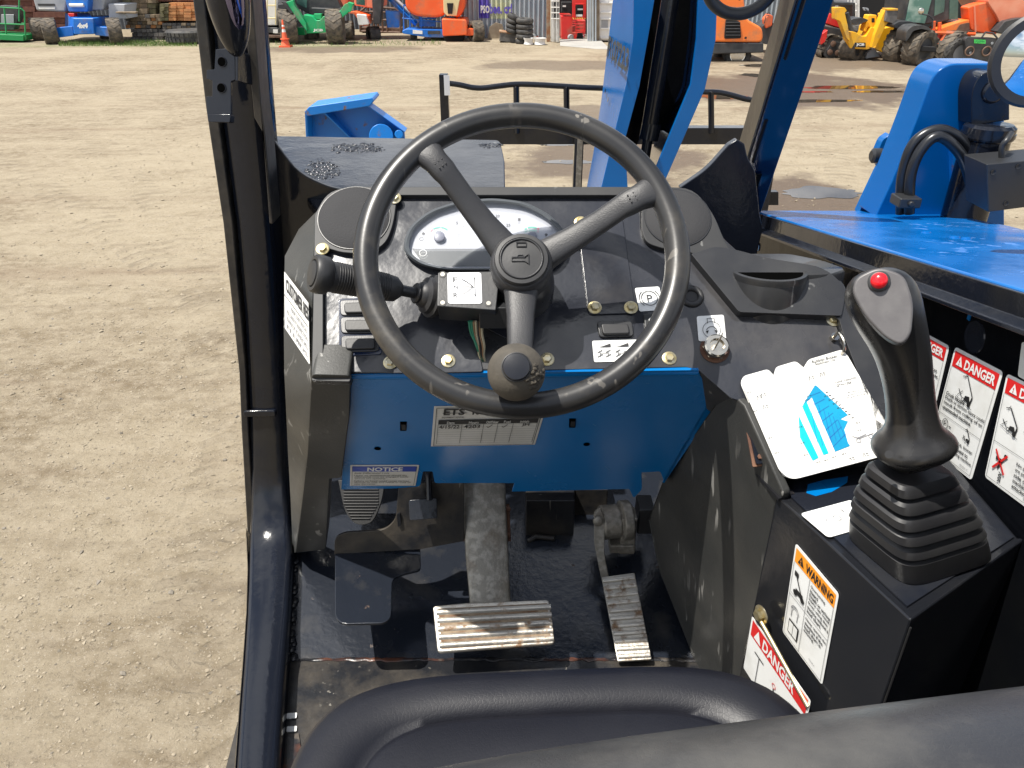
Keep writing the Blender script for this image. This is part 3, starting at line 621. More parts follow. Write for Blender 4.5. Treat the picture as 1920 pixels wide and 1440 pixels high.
for i in range(3):
    u = .07 + i * .31
    s.poly([(u, .32), (u + .24, .32), (u + (.24 if i < 2 else 0), .16), (u + .10, .28)], 'ink', 2)
    for du in (0, .14):
        s.line(u + du, .58, u + du + .09, .46 if i != 1 or du == 0 else .52, .0011); s.line(u + du, .78, u + du + .09, .66 if (i != 1 or du == 0) else .72, .0011); s.line(u + du + .045, .54, u + du + .045, .72, .0007)
    s.line(u + .04, .62, u + .19, .62, .0007)
s.text('58607 B', .40, .86, .60, .94, 'greyink', 2)
part('steering_mode_sticker', b, dash, label='white sticker with three steering mode diagrams')
def rocker(px, label=None, face=None):
    b = B('plastic'); slab(b, DASH, rp(px, 8), .008, .006); r = part('rocker_switch', b, dash, bevel=.0015, label=label)
    cx = sum(p_[0] for p_ in px) / 4; cy = sum(p_[1] for p_ in px) / 4
    b = B('rubber'); inn = [(cx + (x - cx) * .78, cy + (y - cy) * .66) for x, y in px]; slab(b, DASH, rp(inn, 6), .0125, .006); part('rocker', b, r, bevel=.002)
    return r
b = B('plate'); slab(b, DASH, rp([(634, 560), (712, 556), (716, 664), (636, 668)], 6), .0055, .003, 'bluedark'); part('switch_bezel', b, dash, bevel=.001)
rocker([(637, 562), (704, 560), (706, 590), (638, 592)]); rocker([(638, 594), (706, 593), (708, 624), (639, 625)]); rocker([(639, 629), (709, 627), (711, 658), (640, 660)])
rocker([(1119, 601), (1185, 601), (1189, 630), (1124, 632)], 'single rocker switch under the access cover')
b = B('block'); slab(b, DASH, rp([(1207, 588), (1240, 587), (1244, 632), (1211, 634)], 4), .008, .006); pb = part('brake_switch', b, dash, bevel=.0015)
b = B('white'); s = Px(b, DASH, .0085); s.circ(1222, 600, .004, 'white', 2, .0008); s.text('P', 1219, 596, 1225, 604, 'white', 2); part('switch_symbol', b, pb)
b = B('rubber'); c = DASH.at(1297, 556, .004); b.torus(c, DASH.n, .0125, .0045, 0, 32, 10); b.lathe(c, DASH.n, [(.009, -.0005), (.009, .0002)], 'ink', 24); part('grommet', b, dash)
# ignition
b = B('chrome'); c = DASH.at(1340, 655, .0035); b.lathe(c, DASH.n, [(.0175, 0), (.0175, .005), (.016, .007)], 0, 6); b.lathe(c, DASH.n, [(.0165, .006), (.0165, .013), (.0145, .0145), (.010, .0145), (.009, .010)], 0, 32)
ig = part('ignition_switch', b, dash, smooth=30, label='nickel ignition switch with rusty edge')
b = B('rustring'); b.lathe(c, DASH.n, [(.020, 0), (.020, .0012)], 0, 28); part('lock_washer', b, ig)
b = B('steel'); kx = Vector((.35, .75, .3)).normalized(); c2 = c + DASH.n * .010
b.prism([c2 - kx * .003, c2 + kx * .003, c2 + kx * .010 + DASH.n * .028, c2 + kx * .003 + DASH.n * .030], DASH.n.cross(kx) * .0018, 0); solo('ignition_key', b, 'thin metal key standing in the ignition switch beside the load chart', 'key')
# cup holder
b = B('plastic')
CT = PL(DASH.at(1440, 560, .015), (0, -.40, 1))
slab(b, DASH, rp([(1296, 476, 2), (1340, 462, 10), (1372, 466, 20), (1440, 484, 20), (1545, 500, 30), (1588, 540, 16), (1578, 592, 4), (1386, 585, 6)], 8), .018, .02)
slab(b, DASH, rp([(1560, 590, 4), (1596, 545, 10), (1668, 740, 10), (1676, 830, 10), (1664, 885, 4), (1650, 850, 4), (1640, 782, 4), (1582, 628, 4), (1574, 600, 4)], 6), .014, .016)
part('cup_tray', b, dash, bevel=.006, seg=3)
top = DASH.at(1440, 552, .018); ctr = atY(1440, 509, DASH.at(1440, 569, .018).y + .046); zt = ctr.z
b = B('plastic'); TPL = PL(ctr, (0, .07, 1)); cc_ = ctr.copy(); RC = .0515
rear = [TPL.at(*q) for q in rp([(1374, 507, 0), (1360, 492, 6), (1372, 480, 8), (1400, 475, 12), (1480, 475, 12), (1545, 488, 12), (1590, 504, 8), (1560, 514, 4), (1520, 516, 0)], 6, 8)]
n_ = 72; inner = []; outr = []; tn = TPL.n; ux = Vector((1, 0, 0)); uy = tn.cross(ux)
def hit(a):
    """distance from the ring centre to the rear outline along angle a"""
    d_ = Vector((math.cos(a), math.sin(a))); best = None
    for p0, p1 in zip(rear[:-1], rear[1:]):
        A = Vector(((p0 - cc_).dot(ux), (p0 - cc_).dot(uy))); D = Vector(((p1 - cc_).dot(ux), (p1 - cc_).dot(uy))) - A; den = d_.x * D.y - d_.y * D.x
        if abs(den) < 1e-9: continue
        t_ = (A.x * D.y - A.y * D.x) / den; u_ = (A.x * d_.y - A.y * d_.x) / den
        if t_ > 0 and -1e-6 <= u_ <= 1.000001: best = t_ if best is None else max(best, t_)
    return best
for k in range(n_):
    a = 2 * math.pi * k / n_; v_ = ux * math.cos(a) + uy * math.sin(a); h_ = hit(a); r_o = max(h_ or 0, RC); inner.append(cc_ + v_ * (RC - .006)); outr.append(cc_ + v_ * r_o)
b.loft([[q - tn * .060 for q in outr], [q - tn * .004 for q in outr], [q.lerp(cc_, .03) for q in outr], inner], cap=False)
part('cup_shelf', b, dash, smooth=50)
b = B('plastic'); b.lathe(cc_ + tn * .001, tn, [(.044, -.115), (.049, -.06), (RC - .001, -.012), (RC + .0015, -.003), (RC + .001, .001), (RC - .003, .002), (RC - .0055, 0)], 0, 56)
b.lathe(cc_ + tn * .0012, tn, [(.001, -.05), (RC - .012, -.05), (RC - .009, -.02), (RC - .0056, .0002), (RC - .0052, .0004)], 'hole', 56)  # cup inside near black, its shade put into the colour
part('cup_holder', b, dash, smooth=50, label='round black cup holder')
# ---------- blue apron under the dash
b = B('blue')
ap = rp([(655, 703, 0), (1308, 694, 3), (1318, 715, 14), (1352, 722, 14), (1352, 748, 10), (1246, 905, 4), (1238, 884, 4), (1203, 886, 0), (1204, 918, 6), (1188, 934, 4), (1180, 917, 3), (960, 922, 0), (965, 906, 0), (815, 906, 4), (811, 884, 3), (793, 884, 3), (788, 912, 6), (740, 916, 10), (640, 918, 0)], 4)
slab(b, APRON, ap, 0, .004)
apron = part('front_panel', b, TH, bevel=.0012, label='bright blue panel under the dashboard')
b = B('blue'); b.tube([APRON.at(660, 704, -.004), APRON.at(1308, 696, -.004)], .006, 0, 12); part('panel_edge', b, apron)
b = B('blue'); q = [APRON.at(x, y) for x, y in ((1352, 722), (1246, 905))]; b.prism([q[0], q[1], q[1] + Vector((.012, .03, 0)), q[0] + Vector((.012, .03, 0))], (-.004, 0, 0)); part('panel_flange', b, apron)
for x, y in ((756, 800), (1073, 794)):
    b = B('hole'); slab(b, APRON, rp([(x - 6, y - 9), (x + 7, y - 9), (x + 6, y + 8), (x - 6, y + 8)], 1), .0006, .0003); b.box(APRON.at(x + 1, y, .002), (.006, .004, .009), 'block'); part('panel_slot', b, apron)
for k in range(26):
    x, y = rnd.uniform(665, 1240), rnd.choice([rnd.uniform(712, 740), rnd.uniform(860, 900), rnd.uniform(720, 900)]); b = B('scuff'); L1 = rnd.uniform(2, 13); an = rnd.uniform(-.5, .9); s_ = Px(b, APRON, .0003, .0001); s_.line(x, y, x + L1 * math.cos(an), y + L1 * math.sin(an), rnd.uniform(.0003, .0009), 'scuff', 1); part('paint_scuff', b, apron)
for x, y in ((708, 841), (1100, 833)):
    b = B('hole'); c, r = circle_px(APRON, x, y, 7); b.lathe(APRON.at(x, y, .0004), APRON.n, [(r * .9, 0), (r * .9, .0003)], 0, 16); part('panel_hole', b, apron)
b, s = sticker('', apron, APRON, (814, 762), (1026, 758), (808, 837), .001, 'offwhite', r=.004)
W_, H_ = .22, .13
def bx(u0, v0, u1, v1, w_=.0009, m='ink'):
    s.line(u0, v0, u1, v0, w_, m); s.line(u0, v1, u1, v1, w_, m); s.line(u0, v0, u0, v1, w_, m); s.line(u1, v0, u1, v1, w_, m)
bx(.025, .03, .975, .97); s.text('ETS', .09, .05, .28, .20, 'ink', 2, .03); s.line(.08, .15, .30, .15, .0011); s.text('EQUIPMENT RENTAL', .08, .235, .28, .275, 'ink', 2, .01)
s.text('1800', .35, .06, .50, .20, 'ink', 2, .04); s.rect(.05, .31, .96, .42, 'ink', 2)
for t, u, w_ in (('Date', .13, .07), ('Hours', .33, .09), ('Oil/Filter', .49, .11), ('Fuel', .65, .06), ('Initials', .80, .08)): s.text(t, u, .335, u + w_, .395, 'white', 4, .01)
for i in range(9): s.line(.05, .44 + i * .058, .96, .44 + i * .058, .0005, 'greyink')
for u in (.05, .27, .47, .60, .74, .96): s.line(u, .42, u, .91, .0006)
s.text('4/15/22', .06, .43, .25, .52, 'ink', 3, .02); s.text('4203', .29, .43, .44, .52, 'ink', 3, .02); s.text('JH', .82, .42, .89, .50, 'ink', 3, .02)
for u in (.50, .64): s.line(u, .48, u + .015, .51, .0012, 'ink', 3); s.line(u + .015, .51, u + .05, .44, .0012, 'ink', 3)
part('service_log_sticker', b, apron, label='white service log sticker with date and hours table')
b, s = sticker('', apron, APRON, (657, 872), (786, 872), (656, 911), .001, 'offwhite', r=.02)
s.rect(.03, .05, .97, .29, 'noticeblue', 1); s.text('NOTICE', .25, .075, .77, .26, 'white', 2, .03); s.line(.03, .05, .03, .95, .0006); s.line(.97, .05, .97, .95, .0006); s.line(.03, .95, .97, .95, .0006)
for i, t in enumerate(('Axle Differential Lock', 'Under no circumstances should the', 'differential lock be engaged while', 'wheels are spinning.', 'Failure to heed could cause serious', 'damage to axle and result in void of', 'axle warranty.')):
    v = (.32, .43, .51, .59, .70, .78, .86)[i]; s.text(t, .06, v, .06 + len(t) * .0238, v + .062, 'ink', 2, .01)
part('notice_sticker', b, apron, label='NOTICE sticker with blue heading about the axle lock')
# ---------- left shroud
b = B('plastic_worn')
slab(b, APRON, rp([(584, 702, 8), (657, 704, 8), (655, 780, 0), (640, 896, 4), (618, 898, 2), (611, 1030, 4), (554, 1037, 3), (566, 940, 0), (576, 850, 0)], 4), .014, .05)
shd = part('side_shroud', b, TH, bevel=.006, seg=3, label='scuffed black plastic shroud down the left of the pedals')
b = B('plastic_worn')
Bp = [DASH.at(592, 398, .010), DASH.at(588, 480, .010), DASH.at(585, 600, .010), DASH.at(584, 700, .010), APRON.at(582, 740, .013), APRON.at(576, 850, .013), APRON.at(566, 940, .013), APRON.at(554, 1036, .013)]
Cpx = [(560, 430), (534, 480), (532, 600), (533, 700), (536, 760), (540, 850), (545, 940), (549, 1036)]
CP = [atY(x, y, q.y + .055) for (x, y), q in zip(Cpx, Bp)]
b.loft([[q, r_, r_ + Vector((.01, .04, 0)), q + Vector((.01, .04, 0))] for q, r_ in zip(Bp, CP)])
part('shroud_flank', b, shd, smooth=50)
b = B('offwhite'); cpn = plane3(Bp[3], CP[3], CP[2])
s = Sheet(b, cpn.at(533, 509, .003), cpn.at(578, 568, .003), cpn.at(534, 615, .003)); s.base('offwhite', .01)
s.text('CUSTOMER RES', .10, .06, 1.02, .30, 'ink', 2, .03); s.line(.02, .40, .98, .40, .001)
for i, t in enumerate(('PRIOR TO RETURN CALL', 'ALL SAFETY INSPECTION', 'DAILY CHECKS', 'FLUIDS')):
    v = .46 + i * .13; s.text(t, .12 if i else .3, v, .96, v + .08, 'greyink', 2, .02)
part('customer_sticker', b, shd, label='white sticker starting CUSTOMER on the left flank')
# ---------- steering wheel
HC = W(978, 475.5, .945); el = math.radians(43); WN = Vector((0, -math.cos(el), math.sin(el))); WU = Vector((0, math.sin(el), math.cos(el))); WX = Vector((1, 0, 0))
def wp(a, r, h=0): t = math.radians(a); return HC + WX * (r * math.cos(t)) + WU * (r * math.sin(t)) + WN * h
b = B('rim'); b.torus(HC, WN, .1915, .0156, 0, 160, 20)
sw_ = part('steering_wheel', b, TH, label='worn black three spoke steering wheel')
def sect(c, d, up, wx, wy, n=20, e=2.6):
    d = d.normalized(); sx_ = d.cross(up).normalized(); sy_ = sx_.cross(d).normalized(); out = []
    for k in range(n):
        t = 2 * math.pi * k / n; ct, st = math.cos(t), math.sin(t)
        out.append(c + sx_ * (wx * math.copysign(abs(ct) ** (2 / e), ct)) + sy_ * (wy * math.copysign(abs(st) ** (2 / e), st)))
    return out
for a, wide in ((27, .0178), (131, .0178), (269, .0185)):
    b = B('spoke'); dr = (wp(a, 1) - HC)
    rings = [sect(wp(a, r, h), dr, WN, wd, th) for r, h, wd, th in ((.020, -.046, wide * 1.35, .016), (.040, -.040, wide * 1.12, .013), (.070, -.032, wide * .95, .010), (.110, -.018, wide * .85, .009), (.140, -.002, wide * .85, .009), (.150, 0, wide * .92, .0105), (.165, .001, wide * .92, .0115), (.176, .001, wide * 1.05, .0125), (.186, 0, wide * 1.2, .012))]
    b.loft(rings)
    if a != 269:
        for i in range(3):
            for j in range(3): b.ball(wp(a + (j - 1) * 1.9, .150 + i * .008, .0112), .0011, 0, 6, 5)
    part('spoke', b, sw_, smooth=60)
HB0 = HC - WN * .030
b = B('spoke'); b.lathe(HB0, WN, [(.024, -.12), (.028, -.08), (.033, -.05), (.0385, -.03), (.0400, -.008), (.0385, .004), (.034, .008)], 0, 48); part('hub', b, sw_, smooth=50)
b = B('rubber'); hc0 = HC + WN * .002
b.lathe(HB0, WN, [(.0345, .004), (.0345, .012), (.033, .015), (.0285, .0155), (.0275, .0145), (.026, .0145), (.015, .0155), (.002, .016)], 0, 48)
b.torus(HB0 + WN * .0158, WN, .0262, .0011, 'spoke', 48, 8)
hc1 = HB0 + WN * .0160
def hp2(x, y): return hc1 + WX * x + WU * y + WN * .0006
b.tube([hp2(-.012, .001), hp2(.004, .001), hp2(.009, .005), hp2(.009, -.008), hp2(.004, -.004), hp2(-.012, -.004), hp2(-.012, .001)], .0009, 'spoke', 6)
b.tube([hp2(-.006, .001), hp2(-.004, .004), hp2(.002, .004), hp2(.003, .001)], .0009, 'spoke', 6)
b.tube([hp2(-.006, .0215), hp2(.006, .0215), hp2(.006, .0155), hp2(-.006, .0155), hp2(-.006, .0215)], .0008, 'spoke', 6)
part('horn_cap', b, sw_, smooth=40, label='round horn button with an embossed horn')
# spinner knob
kc = W(968, 698, .862)
b = B('foam'); b.ball(kc, 1, 0, 40, 24, (.0325, .0325, .0325)); kn = part('spinner_knob', b, sw_, label='crumbling foam spinner knob')
b = B('foam_torn')
for i in range(46):
    a = -1.0 + rnd.random() * 1.15; rr = .58 + rnd.random() * .40
    x, y = math.cos(a) * rr, math.sin(a) * rr; zz = math.sqrt(max(0, 1 - rr * rr)); c = kc + (WX * x + WU * y + WN * zz) * .0325
    b.ball(c - (c - kc) * .06, .0016 + rnd.random() * .0028, 0, 7, 5, (1, 1, .8))
part('torn_edge', b, kn)
vd = (O - kc).normalized(); vn = (WN * .75 + vd * .25).normalized()
b = B('capgloss'); b.lathe(kc + vn * .0285, vn, [(.0150, 0), (.0150, .0030), (.0142, .0042), (.008, .0052), (.001, .0055)], 0, 40); b.torus(kc + vn * .0292, vn, .0156, .0010, 'rubber', 40, 8); part('knob_cap', b, kn)
b = B('block'); b.tube([wp(268, .150, -.004), kc], .009, 0, 14); part('knob_stem', b, kn)
# column
b = B('plastic'); c0 = HC - WN * .05; b.lathe(HC, -WN, [(.036, .06), (.042, .07), (.046, .10), (.046, .15), (.040, .20)], 0, 40); part('steering_column', b, TH, smooth=40)
# gear selector
GP = PL(DASH.at(870, 545, .075), DASH.n)
b = B('block'); slab(b, GP, rp([(821, 510), (938, 508), (930, 582), (819, 574)], 3), 0, .040); b.box(GP.at(935, 585, -.03), (.05, .04, .03), 0)
gs = part('gear_selector', b, TH, bevel=.0018, label='gear selector box with FNR plate and lever')
b, s = sticker('', gs, GP, (839, 511), (902, 511), (840, 569), .0008, 'silverlab', r=.07)
for t, v in (('F', .16), ('N', .42), ('R', .66)): s.text(t, .16 if t != 'N' else .18, v, .29, v + (.17 if t != 'N' else .11), 'ink', 2)
for v in (.22, .47, .72): s.line(.42, v, .58 if v != .47 else .76, v if v == .47 else (.32 if v < .4 else .62), .0009); 
s.line(.58, .32, .76, .47, .0009); s.line(.58, .62, .76, .47, .0009); s.line(.80, .17, .80, .76, .0009); s.poly([(.77, .22), (.83, .22), (.80, .15)], 'ink', 2); s.poly([(.77, .72), (.83, .72), (.80, .79)], 'ink', 2); s.text('1482 A', .42, .90, .56, .94, 'greyink', 2)
part('direction_plate', b, gs, label='silver plate reading F N R')
for x, y in ((830, 515), (830, 568), (916, 569)):
    c = GP.at(x, y, .0); b = B('ink'); b.lathe(c, GP.n, [(.0048, 0), (.0048, .0005)], 0, 20); b.lathe(c, GP.n, [(.0032, .0004), (.003, .0012)], 'chrome', 16); part('corner_screw', b, gs)
A0 = W(812, 556, 1.035); A1 = W(586, 512, .945); ad = (A1 - A0).normalized()
b = B('rubber'); b.lathe(A0 + ad * -.006, ad, [(.027, 0), (.029, .004), (.029, .010), (.025, .012), (.024, .018), (.018, .021), (.016, .026), (.013, .028), (.014, .032), (.012, .034)], 0, 32); part('lever_boot', b, gs, smooth=35)
b = B('steelarm'); b.tube([A0 + ad * .02, A0 + ad * .08], .0075, 'block', 16); part('lever_rod', b, gs)
L_ = (A1 - A0).length
b = B('rubber'); b.lathe(A0, ad, [(.010, L_ - .118), (.0165, L_ - .110), (.0175, L_ - .10), (.0195, L_ - .022), (.0235, L_ - .018), (.0245, L_ - .008), (.0235, L_ - .002), (.0215, L_), (.0175, L_), (.0165, L_ - .002), (.0160, L_ - .002), (.0155, L_ + .001), (.013, L_ + .0015), (.001, L_ + .002)], 0, 40)
for k in range(22):
    q = L_ - .098 + k * .0033; b.torus(A0 + ad * q, ad, .0178 + k * .00008, .0006, 0, 32, 6)
part('lever_grip', b, gs, smooth=40, label='ribbed black lever grip')
for i, m in enumerate(('wire1', 'wire1', 'wire2', 'wire3', 'rubber', 'wire2', 'wire3')):
    b = B(m); o_ = i * 4
    b.tube(spline([GP.at(880 + o_, 602, -.03), GP.at(884 + o_ * .8, 625, -.045), GP.at(893 + o_ * .5 + rnd.uniform(-3, 3), 648, -.055), GP.at(903 + rnd.uniform(-4, 4), 668, -.07), GP.at(912, 690, -.085)], 6), .0022, 0, 7); part('wire', b, gs)
# ---------- pedals
b = B('dusty')
BK = PL(TOE.at(740, 1100, .05), (0, -1, .15))
slab(b, BK, rp([(627, 1040, 0), (627, 1008, 14), (645, 999, 10), (722, 994, 16), (742, 975, 14), (748, 905, 0), (870, 905, 0), (870, 1015, 0), (788, 1030, 0)], 5), 0, .006)
part('pedal_bracket', b, TH, bevel=.001)
LP = PL(BK.at(700, 1037), (0, -.10, 1))
b = B('toepaint'); slab(b, LP, rp([(628, 1038, 0), (788, 1028, 0), (789, 1068, 8), (755, 1076, 8), (735, 1085, 12), (733, 1158, 12), (720, 1168, 10), (640, 1170, 12), (628, 1155, 8)], 5), 0, .006)
part('foot_plate', b, TH, bevel=.0015, label='L shaped black foot plate left of the brake pedal')
b = B('paint'); slab(b, BK, rp([(744, 965), (750, 962), (752, 985), (746, 988)], 2), .004, .005); part('bracket_tab', b, TH)
RP_ = PL(TOE.at(680, 985, .05), (0, -1, .7))
b = B('rubber'); slab(b, RP_, rp([(634, 900, 0), (722, 900, 0), (716, 940, 20), (700, 978, 16), (682, 985, 14), (664, 982, 14), (646, 960, 20)], 12), 0, .012)
for k in range(12):
    y = 912 + k * 5.5; xr = 710 - max(0, (k - 6)) * 3.2; xl = 644 + max(0, (k - 6)) * 3.0; b.tube([RP_.at(xl, y, .001), RP_.at(xr, y, .001)], .0018, 0, 6)
part('clutch_pedal', b, TH, bevel=.003, label='rounded ribbed rubber pedal at far left')
b = B('lumpy'); SP = PL(BK.at(790, 955, .03), (0, -1, .5)); slab(b, SP, rp([(766, 938), (819, 934), (820, 972), (768, 976)], 4), 0, .006); b.tube([SP.at(805, 938), SP.at(803, 885)], .006, 'paint', 8); part('lock_pedal', b, TH, bevel=.001, label='small square textured pedal')
# brake
BP = PL(TOE.at(925, 1178, .085), (0, -.50, .87))
b = B('steel'); pad = rp([(811, 1136, 7), (874, 1130, 0), (1030, 1124, 8), (1041, 1207, 8), (820, 1224, 8)], 8)
slab(b, BP, pad, 0, .012); bp = part('brake_pedal', b, TH, bevel=.003, seg=3, label='wide worn silver brake pedal pad')
for k in range(5):
    v = .14 + k * .18; b = B('steel'); a0 = BP.at(815 + 8 * v, 1136 + 86 * v, .0008); a1 = BP.at(1034 + 7 * v, 1126 + 82 * v, .0008); d_ = (a1 - a0); b.tube([a0 + d_ * .01, a1 - d_ * .01], .0052, 0, 8, ry=.0028, up=BP.n); part('tread_rib', b, bp)
b = B('groove'); slab(b, BP, [(822, 1141), (1026, 1131), (1033, 1202), (828, 1217)], .0006, .0005); part('tread_floor', b, bp)
b = B('steelarm'); top0 = APRON.at(910, 870, -.03); mid = W(913, 1030, 1.49); bot = BP.at(918, 1135, -.004)
def armring(c, hw, th, n): 
    return [c + Vector((hw * x, 0, 0)) + n * (th * y) for x, y in ((-1, -1), (1, -1), (1, .6), (.8, 1), (-.8, 1), (-1, .6))]
nA = Vector((0, -.9, .45))
b.loft([armring(W(906, 860, 1.44), .040, .008, nA), armring(W(909, 960, 1.44), .040, .008, nA), armring(W(913, 1040, 1.43), .040, .009, nA), armring(W(917, 1100, 1.42), .038, .010, nA), armring(W(920, 1140, 1.41), .038, .008, nA)])
part('pedal_arm', b, bp, bevel=.003, label='dirty cast pedal arm with one hole')
b = B('hole'); c = W(909, 928, 1.45) + nA * .0095; b.lathe(c, nA, [(.0085, 0), (.0085, .0006)], 0, 20); part('arm_hole', b, bp)
for x in (868, 952):
    b = B('rustring'); b.tube([W(x, 945, 1.46), W(x + 3, 1015, 1.45)], .0032, 0, 8); 
    for y in (955, 1003): b.ball(W(x, y, 1.45), .006, 0, 10, 8)
    part('return_spring', b, bp)
# accelerator
b = B('steelarm'); ac = W(1158, 980, 1.52)
b.lathe(ac + Vector((-.035, 0, 0)), (1, .15, 0), [(.030, 0), (.034, .003), (.034, .035), (.030, .04), (.040, .042), (.040, .06), (.034, .064)], 0, 32)
b.box(ac + Vector((.02, .0, -.02)), (.03, .04, .09)); b.box(ac + Vector((.01, -.01, -.048)), (.05, .03, .02)); b.box(ac + Vector((.055, .02, .005)), (.03, .05, .06), 'block')
ap_ = part('accelerator_pedal', b, TH, bevel=.003, label='ribbed silver accelerator pedal with round pivot')
b = B('steelarm'); b.prism([W(x, y, 1.49) for x, y in rp([(1114, 965), (1126, 955), (1134, 975), (1133, 1040), (1142, 1085), (1160, 1200), (1152, 1200), (1122, 1060), (1114, 1020)], 5)], (0, .008, .002)); b.lathe(W(1121, 976, 1.49), (0, -1, .3), [(.010, 0), (.010, .006), (.007, .008)], 0, 16); part('pedal_link', b, ap_, bevel=.001)
AP = PL(TOE.at(1175, 1150, .04), (-.05, -.45, .9))
b = B('steel'); slab(b, AP, rp([(1128, 1082), (1190, 1074), (1222, 1236), (1158, 1240)], 3), 0, .008)
n_ = 11
for k in range(n_):
    f_ = (k + .5) / n_; a0 = AP.at(1129 + 31 * f_, 1082 + 156 * f_, .001); a1 = AP.at(1189 + 32 * f_, 1075 + 160 * f_, .001); b.tube([a0, a1], .0046, 0, 8, ry=.003, up=AP.n)
b.lathe(AP.at(1166, 1101, .003), AP.n, [(.005, 0), (.004, .002)], 0, 12)
part('pedal_pad', b, ap_, bevel=.001)
# clutter behind pedals
b = B('dusty'); b.box(W(1030, 965, 1.62), (.10, .06, .12)); b.box(W(1105, 940, 1.66), (.07, .05, .10)); b.tube([W(990, 1015, 1.6), W(1005, 1006, 1.6), W(1040, 1010, 1.6)], .006, 0, 8)
part('brake_valve', b, TH, bevel=.004)
# ---------- console on the right
CTZ = CZ - .60; CT2 = PL((0, 0, CTZ), (0, 0, 1))
c_b = CT2.at(1457, 930); c_f = CT2.at(1708, 1163); c_r = CT2.at(1925, 1008)
Pa = DASH.at(1378, 745, .0); fl = FLOOR.at(1298, 1232)
INN = plane3(Pa, c_b, fl)
b = B('plastic_worn'); slab(b, INN, rp([(1376, 742, 0), (1394, 760, 0), (1470, 928, 10), (1452, 950, 6), (1425, 1120, 0), (1400, 1290, 0), (1310, 1300, 0), (1292, 1215, 0), (1232, 1060, 30), (1216, 975, 20), (1243, 900, 10), (1350, 745, 6)], 4), 0, .012)
part('console_flank', b, TH, bevel=.003, label='scratched black plastic wall right of the pedals')
b = B('plastic_worn'); q = [INN.at(x, y, .001) for x, y in ((1340, 760), (1242, 905), (1216, 975), (1238, 1075), (1300, 1228))]
b.loft([[v, v + Vector((.03, .0, 0)), v + Vector((.10, .10, 0)), v + Vector((.07, .10, 0))] for v in q]); part('flank_edge', b, TH)
def down(v, z): return Vector((v.x, v.y, z))
CLn = (c_f - c_b).cross(Vector((0, 0, 1))).normalized(); CL = PL(c_b, CLn if CLn.dot(O - c_b) > 0 else -CLn)
CFn = (c_r - c_f).cross(Vector((0, 0, 1))).normalized(); CF = PL(c_f, CFn if CFn.dot(O - c_f) > 0 else -CFn)
b = B('paint')
far1 = CT2.at(1480, 860); far2 = Vector((.597, far1.y + .02, CTZ)); rr_ = Vector((.597, c_r.y, CTZ))
ring = [c_b, c_f, c_r, rr_, far2, far1]
b.prism(ring, (0, 0, -.50), 'console')
con = part('console', b, TH, bevel=.006, seg=3, label='glossy black console box beside the seat')
b = B('lumpy'); ins = CT2; b.prism([v + Vector((0, 0, .003)) for v in (CT2.at(1478, 930), CT2.at(1700, 1140), CT2.at(1900, 1010), Vector((.59, c_r.y + .02, CTZ)), Vector((.59, far1.y, CTZ)), CT2.at(1500, 880))], (0, 0, -.002), 'lumpy'); part('console_top', b, con)
b = B('ink'); b.tube([c_f + Vector((.002, -.0005, -.01)), down(c_f, FZ) + Vector((.002, -.0005, 0))], .0012, 0, 6); part('console_seam', b, con)
b = B('blue'); slab(b, CT2, [(1515, 908), (1545, 900), (1590, 893), (1588, 905), (1560, 922), (1530, 930), (1512, 924)], .0036, .0003, 'blue'); part('paint_smear', b, con, label='bright blue paint smear on the console top')
b, s = sticker('', con, CT2, (1500, 963), (1596, 937), (1553, 1008), .0042, r=.06)
s.line(.66, .02, .66, .98, .0005); s.circ(.45, .48, .005, 'greyink', 2, .0008); s.circ(.28, .48, .003, 'greyink', 2, .0008, 90, 270, 10); s.circ(.62, .30, .003, 'greyink', 2, .0008, -90, 90, 10)
part('joystick_sticker', b, con, label='white joystick function sticker under the bellows')
# bolt + rail + stickers on left face
b, s = sticker('', con, CL, (1492, 1018), (1573, 1114), (1467, 1184), .0015, r=.05)
def warnbox(s, word, m, tm, y1=.17, tri=True, u0=.30):
    s.rect(.04, .03, .96, y1, m, 1)
    if tri: s.poly([(.12, y1 - .03), (.26, y1 - .03), (.19, .05)], tm, 2); s.rect(.183, .085, .197, y1 - .065, m, 3); s.rect(.183, y1 - .055, .197, y1 - .042, m, 3)
    s.text(word, u0, .055, .93, y1 - .025, tm, 2, .03)
    for a in ((.04, y1, .04, .97), (.96, y1, .96, .97), (.04, .97, .96, .97)): s.line(*a, .0005, 'ink', 2)
def machine(s, u, v, k=1.):
    """small pictogram of a telehandler with raised boom"""
    L = lambda a, b_, c, d_, w_: s.line(u + a * k, v + b_ * k, u + c * k, v + d_ * k, w_)
    L(-.12, -.13, -.03, -.15, .001); L(-.03, -.15, .16, .0, .0018); L(-.08, -.12, -.04, -.17, .0008); L(.16, .0, .14, .07, .0025); L(-.17, .06, .20, .105, .0006)
    s.poly([(u + .02 * k, v + .02 * k), (u + .10 * k, v + .01 * k), (u + .15 * k, v + .07 * k), (u + .0 * k, v + .06 * k)], 'ink', 2)
    s.circ(u, v + .06 * k, .0030 * k, 'ink', 3, .001); s.circ(u + .13 * k, v + .075 * k, .0035 * k, 'ink', 3); L(-.14, -.01, -.04, .05, .0012); L(-.05, -.01, -.14, .05, .0008)
warnbox(s, 'WARNING', 'orangelab', 'ink')
s.line(.42, .17, .42, .97, .0005); s.line(.04, .52, .96, .52, .0005)
s.rect(.09, .24, .18, .29, 'ink', 2); s.line(.15, .29, .30, .42, .002); s.circ(.16, .45, .004, 'ink'); s.circ(.33, .45, .004, 'ink'); s.rect(.16, .40, .33, .45, 'ink', 2); s.line(.06, .49, .40, .49, .0004)
